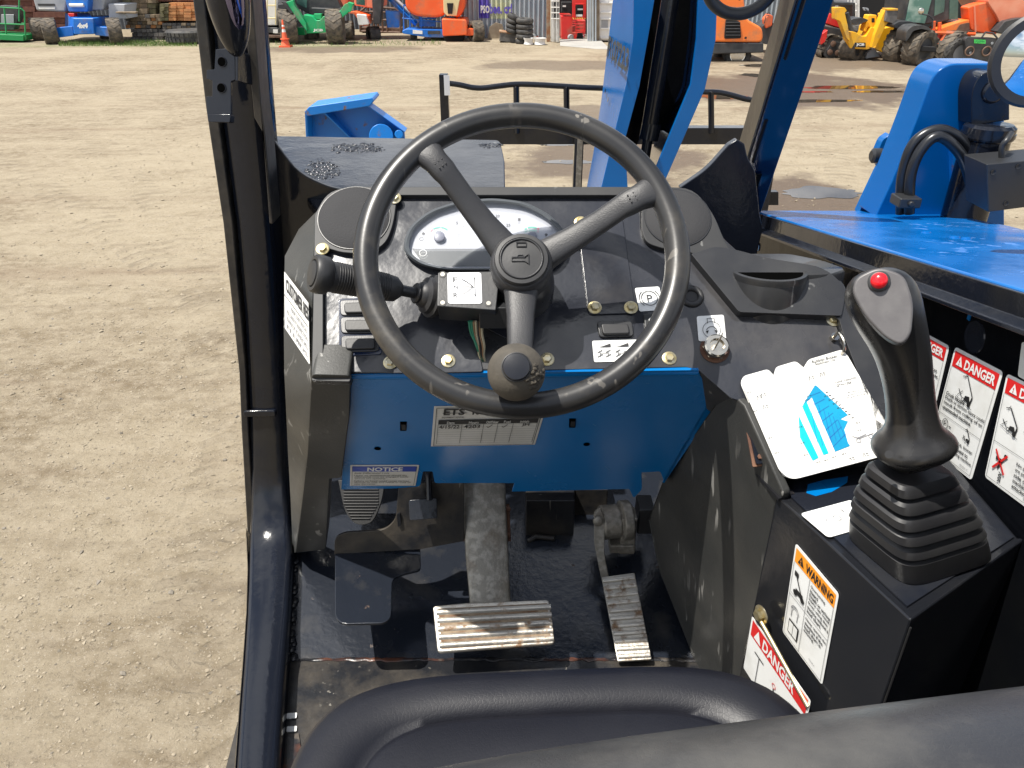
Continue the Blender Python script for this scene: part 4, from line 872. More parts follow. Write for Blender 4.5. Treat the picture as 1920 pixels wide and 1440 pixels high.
s.circ(.22, .64, .008, 'greyink', 2, .0012, 180, 360); s.circ(.22, .64, .005, 'greyink', 2, .001, 180, 360); s.line(.15, .64, .15, .72, .001, 'greyink'); s.line(.29, .64, .29, .72, .001, 'greyink')
s.rect(.12, .76, .36, .91, 'ink', 2); s.rect(.14, .775, .235, .895, 'white', 3); s.rect(.245, .775, .34, .895, 'white', 3)
for i, t in enumerate(('Overturning', 'Hazard', 'Death or serious', 'injury can result', 'from using this', 'machine without a', 'load chart.')): s.text(t, .46, .20 + i * .043, .46 + min(.48, len(t) * .030), .236 + i * .043, 'ink', 2, .02)
for i, t in enumerate(('Never operate the', 'machine if the', 'load chart is', 'missing.')): s.text(t, .46, .55 + i * .043, .46 + min(.48, len(t) * .030), .586 + i * .043, 'ink', 2, .02)
s.text('97608 A', .66, .90, .80, .92, 'greyink', 2)
part('warning_sticker', b, con, label='WARNING sticker with orange heading on the console side')
bolt('hex_bolt', con, CL, 1428, 1152, .0085, .012)
b = B('zinc'); a0 = CL.at(1424, 1160, .016); a1 = CL.at(1515, 1325, .016); b.tube([a0, a1], .003, 0, 10); part('latch_rod', b, con)
DL = PL(CL.at(1440, 1200, .014), CL.n)
b = B('white'); s = Sheet(b, *shplane(DL, (1410, 1155), (1520, 1315), (1394, 1252), .001), n=CL.n); s.base('white', .02)
s.rect(.03, .03, .97, .30, 'red', 1); s.text('DANGER', .24, .07, .78, .26, 'white', 2, .03); s.poly([(.09, .26), (.21, .26), (.15, .07)], 'white', 2); s.line(.22, .46, .22, .95, .001); s.line(.14, .46, .30, .46, .002); s.circ(.50, .55, .004, 'red', 2, .001); s.line(.50, .60, .52, .75, .002); s.line(.52, .75, .46, .9, .0015); s.line(.52, .75, .6, .9, .0015); s.line(.85, .4, .95, .4, .003)
part('danger_sticker', b, con, label='DANGER sticker half hidden behind the seat')
# rusty hinge plates beside the chart
b = B('rustring'); slab(b, DASH, rp([(1388, 745), (1400, 742), (1442, 872), (1412, 876)], 3), -.01, .003); hg = part('chart_hinge', b, TH, bevel=.001, label='rusty hinge strip beside the load chart')
b = B('paint'); slab(b, DASH, rp([(1398, 775), (1406, 770), (1438, 868), (1418, 870)], 3), -.006, .003); part('hinge_leaf', b, hg)
for x, y in ((1416, 808), (1424, 857)): bolt('rivet', hg, DASH, x, y, .0035, -.006, 'rustring', False)
b = B('rusty'); b.prism([CT2.at(x, y, .004) for x, y in ((1412, 880), (1442, 872), (1490, 925), (1460, 935))], (0, 0, -.004)); part('bent_tab', b, hg)
bolt('hex_bolt', con, CT2, 1640, 873, .009, .003)
# danger stickers on wall
def wall_sticker(tl, tr, bl, kind):
    b = B('white'); s = Sheet(b, *shplane(WALL, tl, tr, bl, .0015), n=WALL.n); s.base('white', .05); warnbox(s, 'DANGER', 'red', 'white', .17); s.line(.04, .62, .96, .62, .0005)
    if kind == 0: tt = [('Fall Hazard', .22), ('Death or Serious', .28), ('injury can result', .34), ('from handling of', .40), ('personnel with', .46), ('this machine.', .52), ('Do not carry any', .70), ('personnel on this', .76), ('machine.', .82)]
    elif kind == 1: tt = [('Crush Hazard', .40), ('Death or serious injury could', .445), ('result from rolling of an', .49), ('unattended machine.', .535), ('Set parking brake, lower', .76), ('boom and attachment to', .81), ('ground before leaving machine.', .86)]
    else: tt = [('Fall hazard', .26), ('Death or serious', .32), ('injury could result', .38), ('No personnel', .68), ('are permitted to', .73), ('ride on', .78), ('machine or', .83), ('attachment.', .88)]
    for t, v in tt:
        u = .08 if kind < 2 else .50; s.text(t, u, v, min(.94, u + len(t) * (.034 if kind != 0 else .050)), v + .036, 'ink', 2, .02)
    if kind == 1: machine(s, .45, .33, 1.); s.circ(.22, .69, .0075, 'ink', 2, .001); s.text('P', .19, .67, .25, .71, 'ink', 2); machine(s, .70, .68, .45); s.line(.08, .69, .13, .69, .0015); s.line(.31, .69, .36, .69, .0015)
    if kind == 2:
        machine(s, .24, .40, .9); s.rect(.14, .74, .26, .77, 'ink', 2); s.circ(.30, .70, .003, 'ink'); s.line(.28, .72, .20, .84, .003)
        s.line(.12, .68, .34, .86, .003, 'red', 3); s.line(.34, .68, .12, .86, .003, 'red', 3)
        for i in range(3): s.line(.24, .86 + i * .03, .30, .875 + i * .03, .0012); s.line(.30, .875 + i * .03, .24, .89 + i * .03, .0012)
    s.text('82355 C', .72, .93, .90, .945, 'greyink', 2)
    part('danger_sticker', b, sw, label=('DANGER sticker about fall hazard, partly behind the joystick', 'DANGER sticker about crush hazard, right of the joystick', 'DANGER sticker with a red crossed out figure at the right edge')[kind])
wall_sticker((1705, 608), (1780, 649), (1672, 765), 0); wall_sticker((1791, 650), (1881, 697), (1742, 838), 1); wall_sticker((1888, 700), (2000, 756), (1846, 894), 2)
b = B('offwhite'); s = Sheet(b, *shplane(WALL, (1916, 640), (1990, 676), (1908, 705), .0015), n=WALL.n); s.base('offwhite', .05); part('blank_sticker', b, sw)
# ---------- joystick
jc = [CT2.at(1583, 1000, .004), CT2.at(1704, 1102, .004), CT2.at(1870, 1048, .004)]
jb = jc[0] + (jc[2] - jc[1]); bc = (jc[0] + jc[2]) / 2; ax1 = (jc[1] - jc[0]) / 2; ax2 = (jc[2] - jc[1]) / 2
jt = W(1706, 884, .815); Hh = jt.z - CTZ
ax1 = ax1 * 1.05; ax2 = ax2 * 1.05
def jring(h, sc, e=5.5, n=40):
    c = bc.lerp(Vector((jt.x, jt.y, bc.z)), h / Hh) + Vector((0, 0, h)); out = []
    for k in range(n):
        t = 2 * math.pi * (k + .5) / n; ct, st = math.cos(t), math.sin(t); out.append(c + ax1 * (sc * math.copysign(abs(ct) ** (2 / e), ct)) + ax2 * (sc * math.copysign(abs(st) ** (2 / e), st)))
    return out
b = B('rubber'); rings = [jring(0, 1.0), jring(.004, 1.0), jring(.028, .955)]
h = .030; st = (Hh - .030) / 5
for w_ in (.95, .90, .83, .73, .62):
    rings += [jring(h + st * .04, w_ - .075), jring(h + st * .26, w_ - .075), jring(h + st * .34, w_ + .0), jring(h + st * .82, w_ - .05), jring(h + st, w_ - .11)]; h += st
rings.append(jring(Hh, .22))
b.loft(rings)
jo = part('joystick', b, TH, smooth=35, label='black joystick with square rubber bellows')
def jsec(px, py, hw, t, dy, lean=(0, 0, 1)):
    c = W(px, py, t); hwm = hw * t / F; out = []
    A = Vector(lean).normalized(); X = Vector((1, 0, 0)); X = (X - A * X.dot(A)).normalized(); Y_ = A.cross(X)
    for k in range(28):
        a = 2 * math.pi * k / 28; ct, s_ = math.cos(a), math.sin(a); out.append(c + X * (hwm * math.copysign(abs(ct) ** .85, ct)) + Y_ * (dy * math.copysign(abs(s_) ** .85, s_)))
    return out
ln = (-.25, .12, 1)
b = B('grip')
b.loft([jsec(*q, ln) for q in ((1706, 872, 34, .81, .020), (1708, 862, 42, .808, .024), (1712, 850, 62, .803, .034), (1713, 838, 73, .800, .040), (1713, 826, 72, .797, .040), (1712, 814, 58, .794, .032), (1712, 800, 44, .790, .026), (1708, 760, 41, .784, .023), (1702, 715, 42, .777, .023), (1695, 675, 46, .770, .025), (1684, 640, 52, .763, .027), (1668, 605, 60, .756, .030), (1656, 570, 66, .748, .031), (1650, 540, 63, .741, .029), (1648, 518, 48, .735, .022), (1647, 508, 26, .732, .012))])
part('joystick_grip', b, jo, smooth=70, sub=1)
# face plate of the grip
cF = W(1655, 575, .748 - .033); fn = (O - cF).normalized() * .75 + Vector((-.15, -.3, .35)); FP = PL(cF, fn)
b = B('gripface'); fo = rp([(1604, 520, 16), (1648, 499, 20), (1696, 515, 18), (1714, 568, 22), (1709, 628, 18), (1690, 648, 14), (1660, 634, 26), (1622, 594, 22), (1597, 547, 18)], 16, 6)
slab(b, FP, fo, .001, .018, 'gripface'); part('grip_face', b, jo, bevel=.0025, seg=3, label='grey teardrop face of the joystick grip')
c = FP.at(1648, 528, .001); b = B('rubber'); b.lathe(c, FP.n, [(.0098, 0), (.0098, .002), (.0082, .0032)], 0, 28); b.lathe(c, FP.n, [(.0074, .002), (.0074, .006), (.006, .0085), (.003, .0098), (.0005, .010)], 'redbutton', 28); part('thumb_button', b, jo, label='round red thumb button')
b = B('ink'); c = W(1667, 852, .803 - .045); b.lathe(c, (O - c), [(.004, -.006), (.004, 0)], 0, 14); part('grip_hole', b, jo)
# ---------- seat
def sring(cx, cy, hx, hy, z, e=4.5, n=64, rot=0.0):
    out = []
    for k in range(n):
        t = 2 * math.pi * k / n; ct, st = math.cos(t), math.sin(t); x = hx * math.copysign(abs(ct) ** (2 / e), ct); y = hy * math.copysign(abs(st) ** (2 / e), st)
        out.append(Vector((cx + x * math.cos(rot) - y * math.sin(rot), cy + x * math.sin(rot) + y * math.cos(rot), z)))
    return out
sz = CZ - .68; R_ = math.radians(3); sx0, sy0, shx, shy = .055, .345, .270, .240
prof = [(-.10, .93), (-.05, .985), (-.02, 1.0), (-.002, .985), (.008, .955), (.012, .90), (.011, .84), (.006, .775), (-.001, .755), (.001, .742), (.004, .72), (.003, .55), (.001, .25)]
b = B('seat'); b.loft([sring(sx0, sy0, shx * s_ - (0 if s_ > .9 else .0), shy * s_, sz + h_, 4.5, rot=R_) for h_, s_ in prof])
part('seat_cushion', b, TH, smooth=80, label='navy vinyl seat cushion with stitched welt')
b = B('seatback')
def bring(z, hx, hy, yc): return sring(.135, yc + .010, hx * 1.10, hy, z, 3.6, 72, math.radians(8))
zb = CZ - .226
b.loft([bring(sz - .05, .20, .06, .135), bring(sz + .15, .235, .07, .130), bring(zb - .12, .250, .078, .120), bring(zb - .07, .252, .080, .118), bring(zb - .045, .250, .079, .118), bring(zb - .025, .242, .071, .118), bring(zb - .010, .225, .056, .116), bring(zb - .002, .195, .038, .115), bring(zb, .15, .018, .115)])
part('seat_backrest', b, TH, smooth=80, sub=1, label='dusty grey top of the seat backrest in the foreground')
b = B('paint'); b.box((sx0, .33, sz - .25), (.36, .36, .30)); part('seat_base', b, TH, bevel=.01)
# ---------- load chart (hangs from a ring on the dash)
LCo = thing('load_chart', 'white load capacity chart with a cyan boom diagram leaning beside the joystick', 'load chart', DASH.at(1520, 800, .01))
def page(px, off, m='paper'):
    b = B(m); slab(b, DASH, px, off, .0006, m); return b
b = page(rp([(1388, 718, 8), (1394, 705, 6), (1440, 692, 6), (1452, 705, 6), (1530, 880, 6), (1480, 898, 14), (1460, 888, 10)], 6), .009); part('chart_page', b, LCo)
b = page(rp([(1450, 705, 4), (1455, 688, 6), (1492, 677, 6), (1508, 690, 4), (1560, 860, 4), (1500, 890, 6)], 6), .0115); part('chart_page', b, LCo)
CHP = 0.014
pp = rp([(1392, 722, 6), (1505, 692, 0), (1516, 674, 6), (1580, 655, 8), (1590, 668, 0), (1666, 800, 6), (1655, 855, 10), (1484, 900, 16), (1462, 884, 10)], 6)
b = page(pp, CHP); part('chart_page', b, LCo)
b = B('ink'); s = Px(b, DASH, CHP + .0003, .0002)
s.poly([(1505, 760), (1528, 722), (1532, 724), (1590, 778), (1576, 786), (1590, 790), (1583, 805), (1590, 830), (1594, 836), (1566, 847), (1522, 745)], 'cyan2', 1)
part('chart_area', b, LCo); b = B('cyan'); s = Px(b, DASH, CHP + .0003, .0002)
s.poly([(1504, 762), (1512, 752), (1554, 850), (1544, 853)], 'cyan', 1); part('chart_area', b, LCo); b = B('cyan'); s = Px(b, DASH, CHP + .0003, .0002); s.poly([(1497, 778), (1535, 858), (1524, 864), (1500, 820)], 'cyan', 1)
part('chart_area', b, LCo); b = B('greyink'); s = Px(b, DASH, CHP + .0003, .0002)
def tilt(t, x, y, wd, h, m='ink'):
    wd *= 1.2; h *= 1.35
    vv, ff, a = text_geo(t, .01); an = math.radians(-14); c_, s_ = math.cos(an), math.sin(an)
    s.b.poly_add([s.P(x + u * wd * c_ + (1 - v) * h * -s_ * 1, y + u * wd * s_ + (1 - v) * h * c_, 2) for u, v in vv], ff, m)
tilt('Rubbish Bucket', 1522, 676, 40, 4); tilt('Stabilizer Up', 1528, 681, 32, 4); tilt('Load Capacity', 1566, 715, 33, 3.5); tilt('GTH-1056', 1568, 721, 24, 3.5)
for (x, y) in ((1516, 706), (1537, 699), (1418, 742), (1426, 738), (1430, 760), (1592, 858), (1618, 850)): tilt('9 ft', x, y, 8, 2.6); tilt('2.7 m', x, y + 4, 9, 2.6)
for k in range(9): tilt('-', 1548 + k * 6, 735 + k * 6, 4, 1)
part('chart_print', b, LCo); b = B('greyink'); s = Px(b, DASH, CHP + .0003, .0002)
s.circ(1610, 826, .0032, 'greyink', 2, .001); s.circ(1633, 818, .0032, 'greyink', 2, .001); s.line(1606, 822, 1624, 814, .0014, 'greyink'); s.line(1598, 818, 1612, 822, .001, 'greyink'); s.line(1612, 822, 1638, 812, .001, 'greyink')
for k in range(24): s.line(1424 + k * 1.9, 790 + k * 4.2, 1425 + k * 1.9, 792 + k * 4.2, .0006, 'greyink', 2)
cp_ = part('chart_print', b, LCo)
b = B('noticeblue'); s = Px(b, DASH, CHP + .0003, .0002)
for k in range(7): s.line(1517 + k * 9, 745 + k * 7, 1534 + k * 8.5, 838 - k * 3, .0004, 'noticeblue', 3); s.line(1520 + k * 7, 742 + k * 16, 1538 + k * 8, 735 + k * 13, .0004, 'noticeblue', 3)
part('chart_grid', b, LCo)
b = B('greyink'); s = Px(b, DASH, CHP + .0003, .0002)
for t, x, y, wd in (('8000 lbs / 3629 kg', 1538, 838, 6), ('10000 lbs', 1520, 842, 5)): pass
for k, (x, y) in enumerate(((1545, 742), (1553, 749), (1561, 756), (1569, 764), (1512, 742), (1508, 749), (1496, 800), (1500, 830), (1506, 852), (1530, 866), (1545, 862), (1560, 856), (1578, 850), (1604, 792), (1606, 806), (1400, 735), (1412, 770), (1440, 820), (1452, 848))): tilt(('10', '20', '30', '40', '50', '60', '70')[k % 7] + ' ft', x, y, 7, 2.4)
for k in range(3): tilt('Max. capacity at this boom angle', 1590 - k, 735 + k * 5, 30, 2.2)
part('chart_print', b, LCo)
b = B('chrome'); pts = [DASH.at(1562, 634, .008), DASH.at(1572, 625, .020), DASH.at(1582, 640, .024), DASH.at(1583, 656, .020), DASH.at(1578, 664, .014)]; b.tube(spline(pts), .0022, 0, 8); b.lathe(DASH.at(1563, 634, .004), DASH.n, [(.006, 0), (.006, .006)], 0, 6); part('chart_ring', b, dash, label='bent wire ring holding the load chart')
# ================================================================== the yard
K['tyre'] = mat('dusty_tyre', (.05, .046, .04), .8, col2=(.16, .13, .095), ns=9, namt=(.35, .65), bs=60, ba=.4, dist=.01)
K['tyredark'] = mat('dark_tyre', (.03, .03, .031), .7, col2=(.075, .07, .062), ns=7, bs=50, ba=.3, dist=.01)
K['lift_blue'] = mat('lift_blue', (.004, .13, .52), .35, col2=(.02, .18, .6), ns=3, rvar=.1, dirt=((.22, .17, .12), 1.9, .50, .76, .8))
K['green'] = mat('machine_green', (.004, .36, .12), .4, col2=(.02, .42, .17), ns=4, rvar=.1, dirt=((.22, .17, .12), 1.9, .50, .76, .8))
K['lgreen'] = mat('basket_green', (.01, .24, .07), .4)
K['orange'] = mat('lift_orange', (.78, .10, .018), .38, col2=(.8, .15, .04), ns=2, rvar=.1, dirt=((.22, .17, .12), 1.9, .50, .76, .8))
K['orange2'] = mat('roller_orange', (.86, .19, .03), .35, col2=(.85, .23, .05), ns=2, dirt=((.22, .17, .12), 1.9, .50, .76, .8))
K['paleorange'] = mat('washed_out_orange', (.75, .22, .12), .4, col2=(.8, .32, .20), ns=2)  # pale orange; on the large top hood it carries sun glare
K['yellow'] = mat('machine_yellow', (.86, .42, .01), .38, col2=(.8, .45, .03), ns=3, rvar=.1, dirt=((.22, .17, .12), 1.9, .50, .76, .8))
K['mred'] = mat('machine_red', (.62, .015, .018), .35, col2=(.66, .03, .02), ns=3, dirt=((.22, .17, .12), 1.9, .50, .76, .8))
K['dgrey'] = mat('dark_machine_grey', (.03, .032, .036), .5, col2=(.06, .06, .06), ns=4)
K['lgrey'] = mat('light_grey_cover', (.28, .30, .32), .45, col2=(.35, .36, .38), ns=3)
K['mwhite'] = mat('machine_white', (.75, .75, .73), .45, col2=(.6, .58, .53), ns=3, namt=(.5, .75))
K['cream'] = mat('cream_metal', (.65, .55, .3), .45)
K['glass'] = mat('cab_glass', (.04, .10, .09), .06, spec=.8, col2=(.09, .18, .15), ns=1.5)
K['teal'] = mat('teal_glass', (.10, .22, .18), .12, col2=(.30, .42, .36), ns=2.2, namt=(.45, .6))
K['wood1'] = mat('dark_red_timber', (.10, .035, .025), .8, col2=(.15, .06, .04), ns=8)
K['wood2'] = mat('weathered_timber', (.16, .12, .08), .85, col2=(.26, .20, .13), ns=6)
K['wood3'] = mat('fresh_orange_timber', (.52, .24, .09), .7, col2=(.42, .18, .07), ns=8)
K['wood4'] = mat('mossy_timber', (.15, .14, .07), .85, col2=(.10, .085, .055), ns=7)
K['wood5'] = mat('grey_timber', (.10, .095, .09), .85, col2=(.16, .15, .14), ns=8)
K['tarp'] = mat('grey_tarpaulin', (.36, .38, .41), .6, col2=(.42, .44, .47), ns=3)
K['galv'] = mat('weathered_galvanised_sheet', (.30, .35, .40), .45, metal=.25, col2=(.42, .45, .47), ns=1.4, dirt=((.22, .17, .11), 1.1, .60, .72, .85))
K['galvdark'] = mat('grey_galvanised_sheet', (.13, .15, .18), .5, metal=.2, col2=(.18, .2, .23), ns=1.4)
K['purple'] = mat('purple_sign_paint', (.08, .05, .42), .5, col2=(.16, .14, .45), ns=5)
K['paleyellow'] = mat('pale_yellow_sign_paint', (.55, .58, .36), .5, col2=(.42, .47, .42), ns=4)
K['rustpost'] = mat('rusty_post', (.28, .12, .05), .8, col2=(.35, .28, .2), ns=5)
K['concrete'] = mat('concrete', (.30, .29, .27), .85, col2=(.36, .35, .32), ns=1.5, bs=20, ba=.3)
K['oldwhite'] = mat('grimy_white_steel', (.52, .51, .47), .5, col2=(.3, .27, .22), ns=4, namt=(.55, .75))
K['ply'] = mat('weathered_plywood', (.22, .17, .12), .85, col2=(.30, .25, .18), ns=5)
K['conep'] = mat('cone_orange', (.85, .13, .05), .5, col2=(.7, .12, .05), ns=20)
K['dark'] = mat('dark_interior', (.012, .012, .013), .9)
K['brown'] = mat('rusty_brown_steel', (.11, .06, .04), .6, col2=(.16, .10, .07), ns=6)
K['ggl'] = mat('label_green', (.08, .62, .12), .5)
K['stripe'] = mat('hazard_yellow', (.85, .65, .12), .5)
K['steelw'] = mat('white_steel_wheel', (.72, .72, .70), .4, col2=(.6, .58, .55), ns=6)
# ---------- ground
gm = bpy.data.materials.new('gravel_ground'); gm.use_nodes = True; n = gm.node_tree; bs_ = n.nodes['Principled BSDF']; L = n.links.new
co = n.nodes.new('ShaderNodeTexCoord')
def nz(sc, det=8, rg=.6, st=None):
    t = n.nodes.new('ShaderNodeTexNoise'); t.inputs['Scale'].default_value = sc; t.inputs['Detail'].default_value = det; t.inputs['Roughness'].default_value = rg
    if st: q = n.nodes.new('ShaderNodeMapping'); q.inputs['Scale'].default_value = st; L(co.outputs['Object'], q.inputs[0]); L(q.outputs[0], t.inputs['Vector'])
    else: L(co.outputs['Object'], t.inputs['Vector'])
    return t.outputs['Fac']
def mr(src, a, c, d=0., e=1.):
    r = n.nodes.new('ShaderNodeMapRange'); r.inputs[1].default_value = a; r.inputs[2].default_value = c; r.inputs[3].default_value = d; r.inputs[4].default_value = e; L(src, r.inputs[0]); return r.outputs[0]
def mth(op, a, c):
    r = n.nodes.new('ShaderNodeMath'); r.operation = op
    for i, v in enumerate((a, c)):
        if isinstance(v, (int, float)): r.inputs[i].default_value = v
        else: L(v, r.inputs[i])
    return r.outputs[0]
def mxc(f, a, c):
    x = n.nodes.new('ShaderNodeMixRGB'); L(f, x.inputs[0])
    for i, v in ((1, a), (2, c)):
        if isinstance(v, tuple): x.inputs[i].default_value = (*v, 1)
        else: L(v, x.inputs[i])
    return x.outputs[0]
col = mxc(mr(nz(.35, 10, .62), .42, .58), (.175, .137, .088), (.285, .238, .165))
col = mxc(mr(nz(9, 8, .7), .42, .68), col, (.33, .28, .205))
col = mxc(mr(nz(38, 4, .7), .56, .66), col, (.14, .115, .082))
col = mxc(mr(nz(95, 3, .6), .60, .70), col, (.40, .36, .30))
track = mr(nz(1.0, 6, .6, (.10, 1.1, 1)), .56, .68)
col = mxc(mth('MULTIPLY', track, .5), col, (.17, .12, .08))
track2 = mr(nz(1.0, 5, .6, (.5, .09, 1)), .60, .70); col = mxc(mth('MULTIPLY', track2, .35), col, (.40, .34, .25))
# damp ground: soft ellipses given in metres
damp = None
sepT = n.nodes.new('ShaderNodeSeparateXYZ'); L(co.outputs['Object'], sepT.inputs[0])
def treads(x0, y0, dx, dy, w_, pitch, curve):
    X = mth('SUBTRACT', sepT.outputs[0], x0); Y = mth('SUBTRACT', sepT.outputs[1], y0); al = mth('ADD', mth('MULTIPLY', X, dx), mth('MULTIPLY', Y, dy)); pe = mth('SUBTRACT', mth('MULTIPLY', X, dy), mth('MULTIPLY', Y, dx)); pe = mth('ADD', pe, mth('MULTIPLY', mth('MULTIPLY', al, al), curve)); ab = mth('ABSOLUTE', pe, 0)
    band = mr(ab, w_, w_ * .8); bars = mr(mth('SINE', mth('ADD', mth('MULTIPLY', al, 6.2832 / pitch), mth('MULTIPLY', ab, 14)), 0), -.1, .5); return band, mth('MULTIPLY', band, bars)
TR = None
for q in ((-2.2, 5.2, -.415, .91, .2, .17, .02), (-3.7, 4.5, -.415, .91, .2, .17, .02), (-1.6, 4.0, -.12, .99, .17, .14, -.015), (-5.5, 9, -.7, .71, .22, .2, .01), (2.0, 9, .3, .95, .2, .18, .02), (3.9, 9, .3, .95, .2, .18, .02)):
    bd, tb = treads(*q); TR = tb if TR is None else mth('MAXIMUM', TR, tb)
TR = mth('MULTIPLY', TR, mr(nz(1.3, 5, .6), .42, .60)); col = mxc(mth('MULTIPLY', TR, .38), col, (.15, .12, .085))
st1 = nz(2.2, 10, .7, (.7, 1.7, 1)); col = mxc(mr(st1, .44, .66, 0, .65), col, (.34, .29, .21)); st2 = nz(2.6, 8, .7, (.5, 1.6, 1)); col = mxc(mr(st2, .56, .70, 0, .6), col, (.17, .135, .095))
sep = n.nodes.new('ShaderNodeSeparateXYZ'); L(co.outputs['Object'], sep.inputs[0])
dz = mr(nz(.9, 8, .65), .2, .8, -.55, .55)
def ell(px0, px1, py0, py1, k=1.0):
    a = G(px0, (py0 + py1) / 2); c = G(px1, (py0 + py1) / 2); y0 = G(960, py1).y; y1 = G(960, py0).y; cx = (a.x + c.x) / 2; rx = abs(c.x - a.x) / 2; cy = (y0 + y1) / 2; ry = (y1 - y0) / 2
    q = mth('POWER', mth('DIVIDE', mth('SUBTRACT', sep.outputs[0], cx), rx), 2); q2 = mth('POWER', mth('DIVIDE', mth('SUBTRACT', sep.outputs[1], cy), ry), 2)
    d = mth('ADD', mth('SQRT', mth('ADD', q, q2), 0), dz); return mr(d, 1.05, .75, 0, k)
for e in ((880, 1250, 112, 132, .7), (1250, 1760, 135, 208, 1), (1330, 1800, 98, 135, .8), (1380, 1720, 330, 470, 1), (940, 1260, 195, 235, .7), (930, 1350, 262, 350, .9), (1360, 2100, 95, 118, .8), (470, 800, 84, 100, .7)):
    d = ell(*e); damp = d if damp is None else mth('MAXIMUM', damp, d)
col = mxc(damp, col, (.115, .085, .06))
grs = mr(nz(3.5, 8, .7), .42, .56)
gy = mth('MULTIPLY', mr(sep.outputs[1], G(200, 90).y, G(200, 85).y), mr(sep.outputs[0], -2.5, -4.5)); gy = mth('MULTIPLY', gy, mr(sep.outputs[1], 26, 24)); col = mxc(mth('MULTIPLY', grs, gy), col, (.10, .17, .035))
L(col, bs_.inputs['Base Color']); L(mr(damp, 0, 1, .92, .5), bs_.inputs['Roughness']); bs_.inputs['Specular IOR Level'].default_value = .25
b1 = n.nodes.new('ShaderNodeBump'); b1.inputs['Strength'].default_value = .7; b1.inputs['Distance'].default_value = .05; L(mth('ADD', nz(2.2, 12, .7), mth('SUBTRACT', mth('MULTIPLY', st1, .8), mth('MULTIPLY', TR, .35))), b1.inputs['Height'])
b2 = n.nodes.new('ShaderNodeBump'); b2.inputs['Strength'].default_value = .8; b2.inputs['Distance'].default_value = .014; L(nz(40, 10, .8), b2.inputs['Height']); L(b1.outputs[0], b2.inputs['Normal']); L(b2.outputs[0], bs_.inputs['Normal'])
b = B(gm); b.face([(-300, -200, 0), (300, -200, 0), (300, 600, 0), (-300, 600, 0)]); struct('ground', b)
# puddles
wm = bpy.data.materials.new('puddle_water'); wm.use_nodes = True; q = wm.node_tree.nodes['Principled BSDF']; q.inputs['Base Color'].default_value = (.045, .035, .025, 1); q.inputs['Roughness'].default_value = .03; q.inputs['Specular IOR Level'].default_value = .8; q.inputs['IOR'].default_value = 1.5
def puddle(x0, x1, y0, y1, seed):
    a = G(x0, (y0 + y1) / 2); c = G(x1, (y0 + y1) / 2); ya = G(960, y1).y; yb = G(960, y0).y; r = random.Random(seed); cx, cy = (a.x + c.x) / 2, (ya + yb) / 2; rx, ry = (c.x - a.x) / 2, (yb - ya) / 2
    ph = [(r.uniform(0, 6.28), k, r.uniform(.05, .22) / math.sqrt(k)) for k in (2, 3, 5, 7, 11)]
    b = B(wm); b.face([(cx + rx * math.cos(t) * f, cy + ry * math.sin(t) * f, .004) for t, f in [(i * 6.2832 / 60, 1 + sum(A * math.sin(k * i * 6.2832 / 60 + p) for p, k, A in ph)) for i in range(60)]]); struct('puddle', b)
for i, e in enumerate(((1500, 1690, 161, 167), (1470, 1560, 171, 174), (1440, 1610, 187, 192), (1600, 1725, 170, 174), (1390, 1500, 120, 126), (1390, 1430, 138, 144), (1460, 1620, 352, 372), (1020, 1110, 300, 308), (1010, 1090, 268, 274), (1310, 1400, 178, 186), (1500, 1640, 400, 420))): puddle(*e, i)
# loose stones
import numpy as np
def stones(nst, x0, x1, y0, y1, smin, smax, seed, m):
    rg = np.random.RandomState(seed); V = []; Fc = []; base = [Vector(v).normalized() for v in ((1, 0, 0), (-1, 0, 0), (0, 1, 0), (0, -1, 0), (0, 0, 1), (0, 0, -1), (1, 1, 1), (-1, 1, 1), (1, -1, 1), (-1, -1, 1))]
    tri = [(0, 6, 8), (8, 6, 4), (6, 7, 4), (7, 9, 4), (9, 8, 4), (0, 2, 6), (2, 7, 6), (2, 1, 7), (1, 9, 7), (1, 3, 9), (3, 8, 9), (3, 0, 8)]
    base = np.array([list(v) for v in base]); k = len(base)
    P = np.stack([rg.uniform(x0, x1, nst), rg.uniform(y0, y1, nst)], 1); S = smin + (smax - smin) * rg.power(.35, nst) ** 1.0
    S = smin * (smax / smin) ** (rg.rand(nst) ** 2.6); A = rg.rand(nst) * 6.28
    J = 1 + .28 * rg.randn(nst, k, 1); v = base[None] * J * S[:, None, None] * np.array([1, .8, .5]); ca, sa = np.cos(A)[:, None], np.sin(A)[:, None]
    X = v[..., 0] * ca - v[..., 1] * sa + P[:, :1]; Y = v[..., 0] * sa + v[..., 1] * ca + P[:, 1:]; Z = v[..., 2] + S[:, None] * .12
    verts = np.stack([X, Y, Z], -1).reshape(-1, 3); faces = (np.array(tri)[None] + (np.arange(nst) * k)[:, None, None]).reshape(-1, 3)
    me = bpy.data.meshes.new('gravel'); me.from_pydata(verts.tolist(), [], faces.tolist()); me.materials.append(m); o = bpy.data.objects.new('gravel', me); C.objects.link(o); o['kind'] = 'stuff'; o['label'] = 'loose pale stones scattered over the yard'; o['category'] = 'gravel'
sm = mat('pale_stone', (.20, .165, .115), .9, col2=(.34, .29, .215), ns=3, namt=(.3, .7)); sm2 = mat('grey_stone', (.15, .13, .10), .9, col2=(.27, .24, .20), ns=2)
stones(16000, -3.2, -.2, .6, 5.2, .0025, .010, 1, sm); stones(1500, -4, -.2, .6, 7, .003, .014, 2, sm2); stones(5000, -6, 6, 4, 14, .006, .02, 3, sm)
gmat = mat('grass_blades', (.06, .13, .02), .7, col2=(.16, .22, .05), ns=5)
